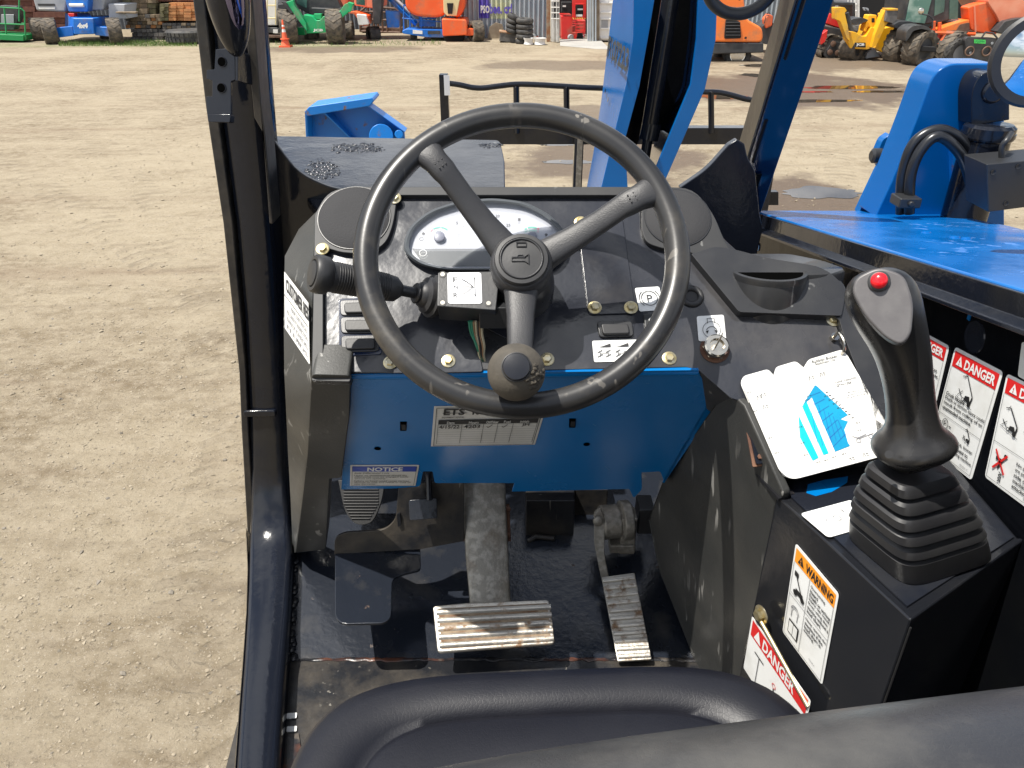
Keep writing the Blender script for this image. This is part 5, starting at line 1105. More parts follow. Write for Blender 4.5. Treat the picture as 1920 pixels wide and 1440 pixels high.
def grass(name, x0, x1, py0, py1, nb, lab):
    r = random.Random(nb); b = B(gmat)
    for i in range(nb):
        p = G(r.uniform(x0, x1), r.uniform(py0, py1)); h = r.uniform(.03, .13); a = r.uniform(0, 6.28); w_ = Vector((math.cos(a), math.sin(a), 0)) * .007; lean = Vector((r.uniform(-.5, .5), r.uniform(-.5, .5), 0)) * h
        b.face([p - w_, p + w_, p + lean + Vector((0, 0, h))])
    o = part(name, b); o['kind'] = 'stuff'; o['label'] = lab; o['category'] = 'grass'
grass('grass', 110, 370, 78, 87, 3200, 'short weeds and grass in front of the blue lift and timber')
grass('weeds', 480, 830, 78, 86, 500, 'weeds growing under the parked machines')
# ---------- kit for far machines: outlines given in photo pixels on planes Y = base + dy
class V:
    def __init__(s, name, label, cat, px, py, group=None):
        s.o = thing(name, label, cat, G(px, py), group); s.Y = s.o.location.y
    def P(s, x, y, dy=0): return atY(x, y, s.Y + dy)
    def m(s, px): return s.Y / ray(960, 60).y / F * px      # metres for a pixel length
    def pr(s, name, px, dy, d, m, bev=.015, par=None, label=None, r=0):
        b = B(m); b.prism([s.P(x, y, dy) for x, y in (rp(px, r) if r else px)], (0, d, 0)); return part(name, b, par or s.o, bevel=bev, label=label)
    def bars(s, name, segs, r, m, par=None, seg=6, label=None, dy=0):
        b = B(m)
        for sg in segs:
            if len(sg) == 4: b.tube([s.P(sg[0], sg[1], dy), s.P(sg[2], sg[3], dy)], r, 0, seg)
            else: b.tube([s.P(*sg[:3]), s.P(*sg[3:])], r, 0, seg)
        return part(name, b, par or s.o, label=label)
    def text(s, name, t, x0, y0, x1, y1, dy, m, par, bold=.03, yr=None):
        b = B(m); tl = s.P(x0, y0, dy); tr = s.P(x1, y0 if yr is None else yr, dy); bl = s.P(x0, y1, dy); sh = Sheet(b, tl, tr, bl, n=(0, -1, 0), lift=.004); sh.text(t, 0, 0, 1, 1, m, 1, bold); return part(name, b, par)
def tyre_geo(b, c, axis, R, w, lug=.05, nl=18, m='tyre', seg=36, chev=True):
    ax = Vector(axis).normalized(); u = Vector((0, 0, 1)); u = (u - ax * u.dot(ax)).normalized(); v = ax.cross(u); c = Vector(c); h = w / 2
    prof = [(R * .55, -h * .8), (R * .62, -h), (R * .86, -h * 1.02), (R * .95, -h * .9), (R * .965, -h * .5), (R * .965, h * .5), (R * .95, h * .9), (R * .86, h * 1.02), (R * .62, h), (R * .55, h * .8)]
    mi = b.mi(m); V_ = [[b.bm.verts.new(c + ax * hh + (u * math.cos(t) + v * math.sin(t)) * rr) for t in [6.2832 * k / seg for k in range(seg)]] for rr, hh in prof]
    for i in range(len(V_) - 1):
        for j in range(seg): f = b.bm.faces.new((V_[i][j], V_[i][(j + 1) % seg], V_[i + 1][(j + 1) % seg], V_[i + 1][j])); f.material_index = mi
    if lug:
        for k in range(nl):
            for sd_ in (-1, 1):
                a0 = 6.2832 * (k + (.5 if sd_ > 0 and not chev else 0)) / nl; a1 = a0 + 6.2832 / nl * .75; dw = 6.2832 / nl * .42
                def q(a, hh, rr): return c + ax * hh + (u * math.cos(a) + v * math.sin(a)) * rr
                r0, r1 = R * .94, R * 1.0
                ring = [[q(a1, sd_ * 0, r), q(a1 + dw, sd_ * 0, r), q(a0 + dw, sd_ * h * .98, r * (1 if r == r0 else .985)), q(a0, sd_ * h * .98, r * (1 if r == r0 else .985))] for r in (r0, r1)]
                b.loft(ring, m)
def rim_geo(b, c, axis, R, w, m='dgrey', dish=.3):
    ax = Vector(axis).normalized(); h = w / 2
    b.lathe(Vector(c), ax, [(R * .6, h * .75), (R * .6, h * .85), (R * .52, h * .8), (R * .48, h * dish), (R * .25, h * dish), (R * .24, h * (dish + .25)), (R * .1, h * (dish + .3)), (R * .001, h * (dish + .3))], m, 28)
def wheel(v, c, axis, R, w, nl=18, tm='tyre', rm='dgrey', lug=True, dish=.3, label=None, name='tyre'):
    b = B(tm); tyre_geo(b, c, axis, R, w, lug, nl, tm); t = part(name, b, v.o, smooth=30, label=label); b = B(rm); rim_geo(b, c, axis, R, w, rm, dish); part('rim', b, t, smooth=35); return t
# ---------- 1 green basket
v = V('lift_basket', 'green rail work platform basket with a grey control box at the left edge', 'lift basket', 20, 80)
v.pr('toe_board', [(-60, 62), (44, 66), (44, 77), (-60, 72)], -.05, .9, 'lgreen'); v.pr('control_box', [(0, 10), (32, 12), (36, 30), (26, 56), (-10, 56)], .35, .3, 'dgrey')
v.pr('panel', [(2, 27), (26, 27), (26, 44), (2, 44)], .33, .02, 'lgrey')
v.bars('guard_rail', [(-60, 10, 40, 16), (-60, 42, 46, 46), (8, 15, 12, 66), (46, 22, 48, 74), (36, 0, 36, 40), (40, 16, 46, 22), (-60, 38, .8, 46, 44, .8), (36, -20, 36, 0)], .022, 'lgreen')
v.text('lettering', 'LIFT', 9, 68, 25, 73, -.055, 'mwhite', v.o) if False else None
# ---------- 2 blue 4x4 lift
v = V('boom_lift', 'blue four wheel boom lift marked 4x4 with grey covers parked in the grass', 'boom lift', 150, 83)
ch = v.pr('chassis', [(136, 34), (175, 34), (177, 64), (138, 65)], 0, 1.2, 'lift_blue', .03)
v.pr('chassis_side', [(122, 26), (165, 26), (177, 34), (136, 34)], .02, .02, 'lift_blue', 0) if False else None
b = B('lift_blue'); b.loft([[v.P(137, 35, .05), v.P(174, 35, .05), v.P(175, 62, .05), v.P(139, 63, .05)], [v.P(122, 24, 1.0), v.P(168, 24, 1.0), v.P(168, 50, 1.0), v.P(122, 50, 1.0)]]); part('chassis_hood', b, v.o, bevel=.01)
v.text('lettering', '4x4', 145, 43, 165, 53, -.02, 'mwhite', ch, .06)
for px in ([(105, 52), (136, 49), (138, 67), (108, 71)], [(177, 49), (205, 52), (207, 69), (178, 66)]): v.pr('axle_beam', px, .1, .3, 'lift_blue')
for x, y, dy, ww in ((94, 59, .15, .40), (215, 59, .1, .38), (70, 57, 1.3, .34), (196, 52, 2.0, .4)): wheel(v, v.P(x, y, dy), (1, .50, 0), v.m(24 if dy < 1 else 23), ww, 16, rm='mwhite', name='tyre')
v.pr('turret_cover', [(58, -60), (62, 0), (68, 20), (122, 22), (126, 0), (126, -60)], .6, 1.6, 'lgrey', .05); v.pr('turret_cover', [(166, -60), (168, 0), (168, 20), (194, 19), (196, 0), (196, -60)], .6, 1.6, 'lgrey', .05)
v.pr('cover_slot', [(70, 7), (102, 7), (103, 11), (72, 11)], .585, .02, 'dgrey', 0); v.pr('cover_slot', [(72, 14), (103, 14), (103, 17), (73, 17)], .585, .02, 'mwhite', 0)
v.pr('boom_mount', [(121, -60), (122, 0), (128, 22), (164, 22), (166, 0), (166, -60)], .3, 1.2, 'lift_blue', .03); v.bars('mount_pin', [(131, 10, 157, 10)], .05, 'mwhite', seg=12, dy=.26)
v.pr('hose_box', [(127, 25), (139, 25), (139, 31), (129, 31)], .3, .2, 'mred', .01)
# ---------- 3 timber
def lumber(label, quad, dy, depth, rows, cols, m, seed, name='timber_stack', jit=0.0, mats=None):
    (x0, y0, x1, y1) = quad; base = V(name, label, 'timber stack', (x0 + x1) / 2, y1 if y1 > 60 else 76, 'stacks of timber along the back of the yard'); r = random.Random(seed); b = B(m)
    for i in range(rows):
        o = r.uniform(-jit, jit)
        for j in range(cols):
            a, c = x0 + (x1 - x0) * j / cols + o, x0 + (x1 - x0) * (j + 1) / cols + o; t, u = y0 + (y1 - y0) * i / rows, y0 + (y1 - y0) * (i + 1) / rows; g_ = .35; s_ = r.uniform(-.08, .08)
            mm = r.choice(mats) if mats else m
            P = [atY(a + g_, t + g_, base.Y + dy + s_), atY(c - g_, t + g_, base.Y + dy + s_), atY(c - g_, u - g_, base.Y + dy + s_), atY(a + g_, u - g_, base.Y + dy + s_)]
            b.prism(P, (0, depth, 0), mm)
    q = part(name, b, None, bevel=0)
    for k_ in ('label', 'category', 'group'): q[k_] = base.o[k_]
    bpy.data.objects.remove(base.o)
    return q
lumber('dark red timber stack behind the green basket', (-60, -20, 125, 76), 2.2, 1.0, 9, 3, 'wood1', 1, jit=4)
lumber('mossy timber stack with grey tarpaulin on its left side', (228, -14, 292, 26), 0.3, 2.0, 4, 4, 'wood4', 2, jit=3, mats=['wood4', 'wood2'])
lumber('weathered timber stack with jutting boards under the mossy stack', (236, 27, 302, 53), .2, 2.0, 4, 7, 'wood2', 3, jit=5, mats=['wood2', 'wood5', 'wood3', 'wood2'])
lumber('dark grey timber stack lying lowest on the ground', (246, 54, 306, 76), .2, 2.0, 3, 6, 'wood5', 4, jit=2)
lumber('fresh orange timber stack at the top right', (316, 5, 372, 39), .2, 2.4, 6, 4, 'wood3', 5)
lumber('brown weathered timber ends left of the orange stack', (299, 7, 316, 39), .1, 2.4, 5, 2, 'wood4', 6)
lumber('grey brown timber ends just above the lying tyre', (304, 43, 375, 59), .2, 2.4, 3, 8, 'wood5', 7, mats=['wood5', 'wood2'])
lumber('dark timber boards topmost behind the orange stack', (295, -30, 380, 3), .5, 2.4, 3, 3, 'wood1', 8)
b = B('tarp'); P0 = [(203, 7), (234, 8), (233, 22), (238, 35), (204, 36)]; yb = G(220, 80).y; b.prism([atY(x, y, yb + .1) for x, y in P0], (0, .9, 0)); b.prism([atY(x, y, yb - .05) for x, y in ((216, 22), (255, 22), (255, 26), (217, 25))], (0, .2, 0), 'wood2')
solo('tarpaulin_bundle', b, 'pale grey wrapped bundle between the blue lift and the timber', 'bundle', bevel=.02)
b = B('tyre'); gp = G(340, 84); R_m = gp.y / ray(960, 60).y / F * 40; tyre_geo(b, gp + Vector((0, R_m, .19)), (0, 0, 1), R_m, .36, True, 26, 'tyredark') if False else None
ax_ = Vector((0, 0, 1)); c = gp + Vector((0, R_m, .19)); b.lathe(c, ax_, [(R_m * .55, -.18), (R_m * .92, -.18), (R_m, -.13), (R_m, .13), (R_m * .92, .18), (R_m * .55, .18)], 'tyredark', 48)
for k in range(30):
    a = 6.2832 * k / 30; d_ = Vector((math.cos(a), math.sin(a), 0))
    for s_ in (-1, 1): b.box(c + d_ * (R_m * 1.0) + Vector((0, 0, s_ * .075)), (.05, .1, .10), 'tyredark', Matrix.Rotation(a, 3, 'Z'))
solo('lying_tyre', b, 'big tractor tyre lying flat below the timber stacks', 'tyre')
# ---------- 5 white truck
v = V('box_truck', 'white box body on a dark flatbed frame behind the traffic cone', 'truck', 500, 82)
bd = v.pr('box_body', [(400, -80), (400, 46), (520, 48), (522, -80)], .4, 3, 'mwhite', .03); v.pr('flatbed', [(400, 50), (524, 52), (528, 62), (400, 62)], .3, 3, 'dgrey', .02); v.pr('bumper', [(400, 64), (526, 66), (526, 71), (400, 70)], .25, .2, 'brown', .01)
v.bars('ladder_rack', [(501, 0, 501, 46), (517, -5, 517, 46), (500, 10, 518, 10), (500, 34, 518, 34)], .02, 'cream', dy=.3); v.pr('licence_plate', [(512, 55), (521, 55), (521, 62), (512, 62)], .27, .02, 'mwhite', 0)
for x in (488, 508): wheel(v, v.P(x, 73, 1.0), (1, 0, 0), v.m(11), .25, 12, 'tyredark')
# ---------- 6 cone
g = G(536, 88); b = B('conep'); k_ = g.y / ray(960, 60).y / F
b.lathe(g, (0, 0, 1), [(k_ * 8.5, .03), (k_ * 8, .04), (k_ * 7, .13), (k_ * 5.4, .20)], 'conep', 24); b.box(g + Vector((0, 0, .02)), (k_ * 21, k_ * 21, .04), 'conep'); b.lathe(g, (0, 0, 1), [(k_ * 8.4, .205), (k_ * 8.4, .225), (k_ * 5.2, .23)], 'conep', 24)
b.lathe(g, (0, 0, 1), [(k_ * 5.2, .23), (k_ * 3.7, .40)], 'conep', 24); b.lathe(g, (0, 0, 1), [(k_ * 3.7, .40), (k_ * 3.0, .48)], 'mwhite', 24); b.lathe(g, (0, 0, 1), [(k_ * 3.0, .48), (k_ * 2.6, .55)], 'conep', 24); b.lathe(g, (0, 0, 1), [(k_ * 2.6, .55), (k_ * 2.2, .59)], 'mwhite', 24); b.lathe(g, (0, 0, 1), [(k_ * 2.2, .59), (k_ * 1.2, .72), (k_ * 1.0, .73)], 'conep', 24)
solo('traffic_cone', b, 'orange traffic cone with white bands in front of the green machine', 'traffic cone')
# ---------- 7 green telehandler
v = V('green_telehandler', 'green telehandler facing the camera with folded stabilizers and a dark cab', 'telehandler', 590, 82)
f_ = v.pr('stabilizer_frame', rp([(569, 27), (585, 30), (592, 38), (600, 38), (606, 30), (622, 35), (620, 61), (575, 63), (572, 48)], 3), 0, .35, 'green', .02); v.text('lettering', 'JCB', 587, 54, 606, 60, -.02, 'mwhite', f_, .06)
v.pr('stabilizer_arm', [(536, 4), (549, 0), (552, 10), (560, 22), (573, 42), (576, 60), (556, 34), (545, 18)], -.15, .2, 'green', .015); v.pr('stabilizer_arm', [(646, 8), (654, 5), (661, 10), (652, 24), (640, 34), (624, 58), (620, 42), (636, 22)], -.15, .2, 'green', .015)
v.pr('stabilizer_foot', [(526, 2), (536, 4), (549, 24), (545, 26)], -.2, .3, 'dgrey', .01); v.pr('stabilizer_foot', [(652, 4), (662, 7), (658, 20), (654, 24)], -.2, .3, 'green', .01)
v.bars('stabilizer_ram', [(556, 12, 570, 38), (641, 14, 622, 36)], .035, 'dgrey', dy=.1); v.pr('lamp_block', [(588, 26), (602, 26), (602, 36), (588, 36)], .1, .2, 'green', .01)
v.pr('cab', [(549, -70), (549, 10), (586, 30), (640, 30), (640, 14), (600, -70)], .9, 1.6, 'dgrey', .03); v.pr('cab_window', [(556, -60), (556, 6), (575, 16), (578, -60)], .88, .03, 'glass', 0); v.pr('engine_cover', [(583, 14), (622, 16), (622, 28), (586, 27)], .6, .8, 'dgrey', .03)
v.pr('front_axle', [(545, 52), (570, 52), (572, 66), (550, 66)], .4, .3, 'green', .02)
for x, dy in ((540, .1), (629, .1)): wheel(v, v.P(x, 51, dy), (1, .30 if x < 600 else .10, 0), v.m(32), .5, 16)
wheel(v, v.P(585, 67, 1.6), (1, 0, 0), v.m(14), .4, 14)
v.pr('fender', rp([(520, 8), (545, 6), (556, 20), (550, 22), (524, 20)], 4), .0, .5, 'dgrey', .02)
# ---------- 8 red telehandler behind
v = V('orange_telehandler', 'pale orange telehandler partly hidden behind the brown cage', 'telehandler', 690, 76)
v.pr('engine_hood', rp([(604, -60), (604, 6), (622, 20), (648, 14), (652, -8), (640, -60)], 6), .3, 1.5, 'paleorange', .05); v.pr('body', rp([(648, 24), (664, 26), (672, 38), (672, 48), (690, 48), (690, 30), (664, 22)], 3), -.2, .8, 'orange', .03); v.pr('headlamp_panel', rp([(668, 26), (686, 28), (692, 46), (672, 48)], 3), -.3, .2, 'mwhite', .02)
v.pr('cab', rp([(664, -60), (664, 10), (700, 16), (716, 14), (716, -60)], 3), .3, 1.2, 'paleorange', .03); v.pr('cab_window', [(668, -50), (668, 8), (684, 10), (684, -50)], .28, .03, 'glass', 0); v.pr('mast', [(694, -60), (700, 45), (712, 45), (722, -60)], .2, .5, 'dgrey', .02)
wheel(v, v.P(652, 56, .1), (1, 0, 0), v.m(16), .35, 14); wheel(v, v.P(700, 64, .5), (1, .6, 0), v.m(14), .35, 14, 'tyredark')
# ---------- 9 rusty cage
v = V('steel_cage', 'brown rusty steel work cage standing left of the blue platform', 'steel cage', 715, 62)
zc = -.0
v.bars('cage_rail', [(676, 21, 750, 24), (676, 36, 750, 38), (675, 20, 676, 60), (751, 24, 751, 61), (688, 11, 740, 16), (688, 11, 676, 21), (700, 14, 702, 60), (708, 24, 710, 60), (716, 16, 718, 60), (728, 22, 726, 60), (676, 58, 751, 61), (740, 16, 751, 24), (690, 12, 692, 50)], .04, 'brown'); v.pr('cage_floor', [(676, 52), (750, 54), (751, 61), (676, 60)], .0, .9, 'brown', .01)
for x in (690, 728): v.pr('cage_leg', [(x, 60), (x + 8, 60), (x + 8, 74), (x, 74)], .2, .1, 'brown', 0)
# ---------- 10 blue platform lift
v = V('blue_platform_lift', 'blue boom lift with a railed platform and slanted boom in front of the orange lift', 'boom lift', 810, 76)
v.pr('platform_floor', [(754, 58), (762, 54), (850, 56), (860, 62), (860, 71), (800, 70), (755, 63)], -.2, .8, 'lift_blue', .02); v.pr('platform_panel', [(802, 58), (825, 58), (825, 64), (802, 64)], -.22, .03, 'dgrey', 0); v.pr('platform_panel', [(774, 56), (792, 58), (792, 64), (774, 63)], -.22, .03, 'mwhite', 0); v.pr('platform_panel', [(832, 59), (850, 60), (850, 67), (832, 66)], -.22, .03, 'mwhite', 0)
v.bars('guard_rail', [(756, 10, 860, 18), (754, 34, 860, 44), (757, 10, 757, 58), (769, 14, 769, 60), (790, 12, 790, 62), (828, 14, 828, 62), (860, 18, 860, 70), (757, 10, -.2, 790, 8, .5), (790, 8, 845, 14), (845, 14, 845, 62)], .02, 'lift_blue')
v.pr('control_box', rp([(783, 4), (816, 6), (818, 36), (785, 36)], 2), .1, .3, 'lift_blue', .02); v.pr('control_label', [(792, 18), (801, 18), (801, 33), (792, 33)], .08, .02, 'mwhite', 0); v.pr('control_label', [(804, 19), (810, 19), (810, 27), (804, 27)], .08, .02, 'mwhite', 0); v.pr('control_pedestal', [(786, 38), (817, 38), (817, 50), (786, 50)], .15, .2, 'lift_blue', .02)
b = B('lift_blue'); b.tube([v.P(724, -12, .5), v.P(782, 44, .3)], .11, 0, 4); bo = part('boom', b, v.o); b = B('lgrey'); b.tube([v.P(731, -12, .38), v.P(786, 40, .18)], .05, 0, 4); part('boom_strip', b, bo)
v.pr('knuckle', [(722, 20), (748, 22), (748, 52), (726, 52)], .4, .4, 'lift_blue', .02)
for x in (776, 815, 824): wheel(v, v.P(x, 71, .4), (1, .2, 0), v.m(8), .2, 12)
# ---------- 11 orange boom lift
v = V('orange_boom_lift', 'orange boom lift with rounded turret covers and one large tyre before the grey wall', 'boom lift', 860, 79)
v.pr('turret_cover', rp([(757, -60), (760, 16), (775, 30), (818, 34), (836, 28), (840, -60)], 12, 6), .3, 1.8, 'orange', .08); v.pr('turret_cover', rp([(846, -60), (850, 32), (862, 34), (872, 14), (872, -60)], 10, 6), .3, 1.8, 'orange', .06)
v.pr('boom_link', [(828, -60), (832, 24), (838, 30), (856, 30), (862, 0), (858, -60)], .2, .4, 'cream', .02); v.pr('link_gap', [(838, 6), (850, 6), (848, 26), (840, 26)], .17, .03, 'dark', 0)
v.pr('chassis', rp([(828, 35), (872, 37), (876, 44), (876, 66), (830, 68)], 3), .0, 1.5, 'orange', .04); v.pr('axle', [(874, 53), (891, 54), (890, 67), (872, 67)], .1, .3, 'orange', .02)
v.pr('bumper', [(830, 68), (870, 67), (868, 78), (835, 76)], .3, .6, 'dark', 0); wheel(v, v.P(893, 59, .25), (1, .45, 0), v.m(19.5), .34, 16, rm='orange', dish=.6); wheel(v, v.P(840, 68, 1.2), (1, .2, 0), v.m(12), .34, 16)
# ---------- 12 corrugated wall
def corr(name, xa, xb, Ya, z0, z1, m, label, pitch=.15, amp=.035, cat='wall', extra=None):
    b = B(m); a = G(xa, 78); c = G(xb, 78); X0 = a.x * Ya / a.y; X1 = c.x * Ya / c.y; N_ = int((X1 - X0) / pitch * 8)
    vs_ = []
    for i in range(N_ + 1):
        x = X0 + (X1 - X0) * i / N_; y = Ya + amp * math.sin(6.2832 * x / pitch); vs_.append((x, y))
    mi = 0
    for i in range(N_):
        (xa_, ya_), (xb_, yb_) = vs_[i], vs_[i + 1]
        b.bm.faces.new([b.bm.verts.new(p) for p in ((xa_, ya_, z0), (xb_, yb_, z0), (xb_, yb_, z1), (xa_, ya_, z1))]).material_index = 0
    b.box(((X0 + X1) / 2, Ya + .08, (z0 + z1) / 2), (X1 - X0, .04, z1 - z0), m)
    o = part(name, b, extra, smooth=180) if extra is not None else solo(name, b, label, cat, smooth=180); return o, vs_
WY = G(960, 75).y + .6
wl, _ = corr('corrugated_wall', 866, 1030, WY, 0, 4, 'galv', 'corrugated grey blue metal wall with a purple and yellow painted sign', cat='wall')
corr('corrugated_wall', -900, 864, WY + 3.5, 0, 4.5, 'galvdark', 'long dark corrugated wall behind the lifts and timber', cat='wall')
def paintpatch(name, x0, x1, y0, y1, m):
    b = B(m); a = atY(x0, y0, WY); c = atY(x1, y1, WY); N_ = 90
    for i in range(N_):
        xa_ = a.x + (c.x - a.x) * i / N_; xb_ = a.x + (c.x - a.x) * (i + 1) / N_; ya_, yb_ = [WY - .006 + .035 * math.sin(6.2832 * x / .15) for x in (xa_, xb_)]
        b.bm.faces.new([b.bm.verts.new(p) for p in ((xa_, ya_, c.z), (xb_, yb_, c.z), (xb_, yb_, a.z), (xa_, ya_, a.z))])
    return part(name, b, wl, smooth=180)
pp_ = paintpatch('painted_sign', 897, 918, -40, 34, 'purple'); paintpatch('painted_sign', 918, 960, -40, 35, 'paleyellow')
def walltext(t, x0, x1, y0, y1, m):
    b = B(m); a = atY(x0, y0, WY - .05); c = atY(x1, y1, WY - .05); vv, ff, _a = text_geo(t, .04)
    b.poly_add([(a.x + u * (c.x - a.x), WY - .048, c.z + q * (a.z - c.z)) for u, q in vv], ff); part('sign_lettering', b, pp_)
walltext('PSO', 901, 918, 10, 25, 'mwhite'); walltext('bee. cr!', 918, 960, 6, 26, 'purple')
# ---------- plate, blocks, tyres, rims
b = B('ply'); P0 = [(914, 72), (918, 50), (930, 42), (942, 46), (948, 72)]; yb = WY - .35; b.prism([atY(x, y, yb) for x, y in P0], (0, .05, 0)); solo('plywood_sheet', b, 'weathered plywood sheet leaning on the corrugated wall', 'plywood sheet', bevel=.005)
b = B('wood5'); yb = G(955, 80).y; b.prism([atY(x, y, yb) for x, y in ((938, 60), (968, 64), (966, 80), (936, 77))], (0, .5, 0)); b.prism([atY(x, y, yb - .02) for x, y in ((936, 58), (970, 63), (970, 65), (936, 61))], (0, .56, 0), 'rustpost'); solo('steel_crate', b, 'dark crate with a rusty lid beside the tyre stacks', 'crate', bevel=.01)
def flat_tyre(x, y0, y1, hw, dy, tilt, label, m='tyredark'):
    yb = G(x, 82).y + dy; c = atY(x, (y0 + y1) / 2, yb); k = yb / ray(960, 60).y / F; R = hw * k; h = (y1 - y0) * k / 1.09 / 2; ax = Vector((math.sin(tilt), -.05, math.cos(tilt)))
    b = B(m); b.lathe(c, ax, [(R * .5, -h * .7), (R * .62, -h), (R * .85, -h), (R * .97, -h * .65), (R, 0), (R * .97, h * .65), (R * .85, h), (R * .62, h), (R * .5, h * .7), (R * .48, 0)], 0, 36); solo('car_tyre', b, label, 'tyre', 'old tyres stacked against the corrugated wall', smooth=50)
ord_ = ('topmost', 'second from top', 'third from top', 'fourth from top', 'lowest')
for i, (y0, y1) in enumerate(((34, 44), (45, 54), (54, 63), (63, 73), (73, 82))): flat_tyre(984 if i < 4 else 977, y0, y1, 16.5 if i != 4 else 11, 0, .0 + (i == 0) * .04, f'dark tyre, {ord_[i]} in the taller straight stack')
for i, (y0, y1, x, t_) in enumerate(((27, 37, 963, .45), (36, 44, 961, .3), (45, 53, 960, .28), (53, 62, 960, .32))): flat_tyre(x, y0, y1, 12, .25, t_, f'dark tyre, {ord_[i] if i < 3 else "lowest"} in the leaning stack left of the straight one')
for x, lab, m, hw in ((991, 'white steel wheel rim lying left of the other in front of the tyres', 'steelw', 9.5), (1012, 'wider white steel wheel rim lying right of its neighbour', 'steelw', 11.5)):
    yb = G(x, 85).y; c = G(x, 84); k = yb / ray(960, 60).y / F; R = hw * k; b = B(m); b.lathe(c + Vector((0, 0, .01)), (0, 0, 1), [(R * .9, 0), (R, .01), (R * .85, .04), (R * .82, .10), (R * 1.0, .16), (R * 1.02, .18), (R * .9, .18), (R * .75, .08), (R * .1, .08)], 0, 32); solo('wheel_rim', b, lab, 'wheel rim', 'loose wheel rims by the tyre stacks')
yb = G(1000, 78).y + .2; b = B('chrome'); b.lathe(atY(1002, 67, yb), (.4, -.5, .8), [(.12, -.03), (.14, 0), (.10, .03), (.02, .03)], 0, 24); solo('hub_cap', b, 'shiny silver wheel cover propped behind the white rims', 'wheel cover')
# ---------- container doorway with the red scissor lift
v = V('storage_container', 'open shipping container with a grimy white barred door and a dark inside', 'container', 1075, 80)
dyc = 1.2
v.pr('door_post', [(1025, -80), (1025, 78), (1032, 80), (1032, -80)], .2, .15, 'rustpost', .01)
dr_ = v.pr('open_door', [(1033, -80), (1033, 78), (1049, 80), (1049, -80)], -.1, .08, 'oldwhite', .01)
v.bars('door_bar', [(1037, -80, 1037, 78), (1044, -80, 1044, 78)] + [(1033, y, 1049, y) for y in (2, 14, 24, 35)], .012, 'mwhite', dr_, dy=-.13)
for y in (4, 15, 26): v.pr('door_panel', [(1035, y), (1042, y), (1042, y + 7), (1035, y + 7)], -.115, .01, 'dgrey', 0, dr_); v.pr('door_panel', [(1043, y), (1047, y), (1047, y + 7), (1043, y + 7)], -.115, .01, 'dgrey', 0, dr_)
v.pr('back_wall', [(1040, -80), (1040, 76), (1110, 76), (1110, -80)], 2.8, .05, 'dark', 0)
v.pr('side_wall', [(1101, -80), (1101, 77), (1113, 77), (1113, -80)], .1, .1, 'oldwhite', .01); v.bars('corner_post', [(1103, -80, 1103, 76), (1107, -80, 1107, 76), (1117, -80, 1117, 77), (1112, -80, 1112, 77)], .03, 'galv', dy=0); v.pr('corner_panel', [(1113, -80), (1113, 77), (1124, 78), (1124, -80)], .12, .1, 'ply', .01)
v.bars('container_floor', [(1045, 79, .2, 1045, 79, 2.0)], .01, 'dgrey')
v = V('scissor_lift', 'red scissor lift parked inside the open container', 'scissor lift', 1078, 77)
v.pr('body', [(1052, 30), (1074, 30), (1074, 74), (1053, 74)], .5, 1.4, 'mred', .02); v.pr('motor_box', [(1053, 4), (1072, 4), (1072, 24), (1053, 24)], .48, .4, 'dark', .02); v.pr('motor_label', [(1055, 10), (1061, 10), (1061, 13), (1055, 13)], .46, .01, 'mwhite', 0)
v.pr('platform_end', [(1073, -60), (1073, 36), (1099, 36), (1100, -60)], .3, .08, 'mred', .01); v.pr('gate_opening', rp([(1079, 9), (1094, 9), (1094, 30), (1079, 30)], 3), .28, .02, 'dark', 0); v.bars('gate_rail', [(1078, 8, 1078, 34), (1095, 8, 1095, 34), (1078, 7, 1095, 7)], .018, 'mred', dy=.24)
v.pr('gate_label', [(1083, 16), (1093, 16), (1093, 19), (1083, 19)], .26, .01, 'mwhite', 0); v.pr('gate_label', [(1080, 27), (1092, 27), (1092, 31), (1080, 31)], .26, .01, 'mwhite', 0)
hz = v.pr('hazard_band', [(1073, 33), (1098, 33), (1098, 36), (1073, 36)], .25, .02, 'mred', 0)
for i in range(6): v.pr('hazard_stripe', [(1073 + i * 4.2, 33), (1075 + i * 4.2, 33), (1077 + i * 4.2, 36), (1075 + i * 4.2, 36)], .235, .01, 'stripe', 0, hz)
v.bars('entry_ladder', [(1080, 44, 1080, 72), (1095, 44, 1095, 70), (1080, 45, 1095, 45), (1080, 51, 1095, 51), (1080, 57, 1095, 57), (1073, 40, 1080, 40), (1073, 44, 1080, 44), (1073, 49, 1080, 47), (1080, 61, 1097, 60)], .014, 'mred', dy=.2); v.pr('scissor_stack', [(1072, 38), (1098, 38), (1098, 60), (1072, 60)], .6, .8, 'mred', .02); v.pr('base', [(1072, 60), (1098, 60), (1098, 73), (1076, 73)], .5, 1.2, 'mred', .02); v.pr('step_plate', rp([(1083, 62), (1092, 62), (1094, 73), (1081, 73)], 2), .25, .1, 'dark', .01)
for x in (1070, 1097): wheel(v, v.P(x, 70, .3), (.35, -1, 0), v.m(5.5), .12, 10, 'lgrey', 'mwhite', False)
b = B('concrete'); P0 = [G(1050, 77), G(1124, 77), G(1145, 93), G(1118, 92), G(1050, 86)]; P1 = [Vector((p.x, p.y, .06 if i < 2 else .004)) for i, p in enumerate(P0)]; b.face(P1); P2 = [Vector((p.x, p.y, -.05)) for p in P0]; o_ = solo('concrete_ramp', b, 'worn concrete ramp leading up into the open container', 'ramp')
v = V('white_container', 'white ribbed shipping container end beside the boom head', 'container', 1160, 80)
cw = v.pr('end_wall', [(1124, -80), (1123, 76), (1240, 78), (1300, -80)], .2, 2.4, 'mwhite', .02)
for y in (4, 22, 34, 52, 70): v.pr('wall_rib', [(1126, y), (1230, y + 1), (1230, y + 4), (1126, y + 3)], .15, .06, 'mwhite', .01, cw)
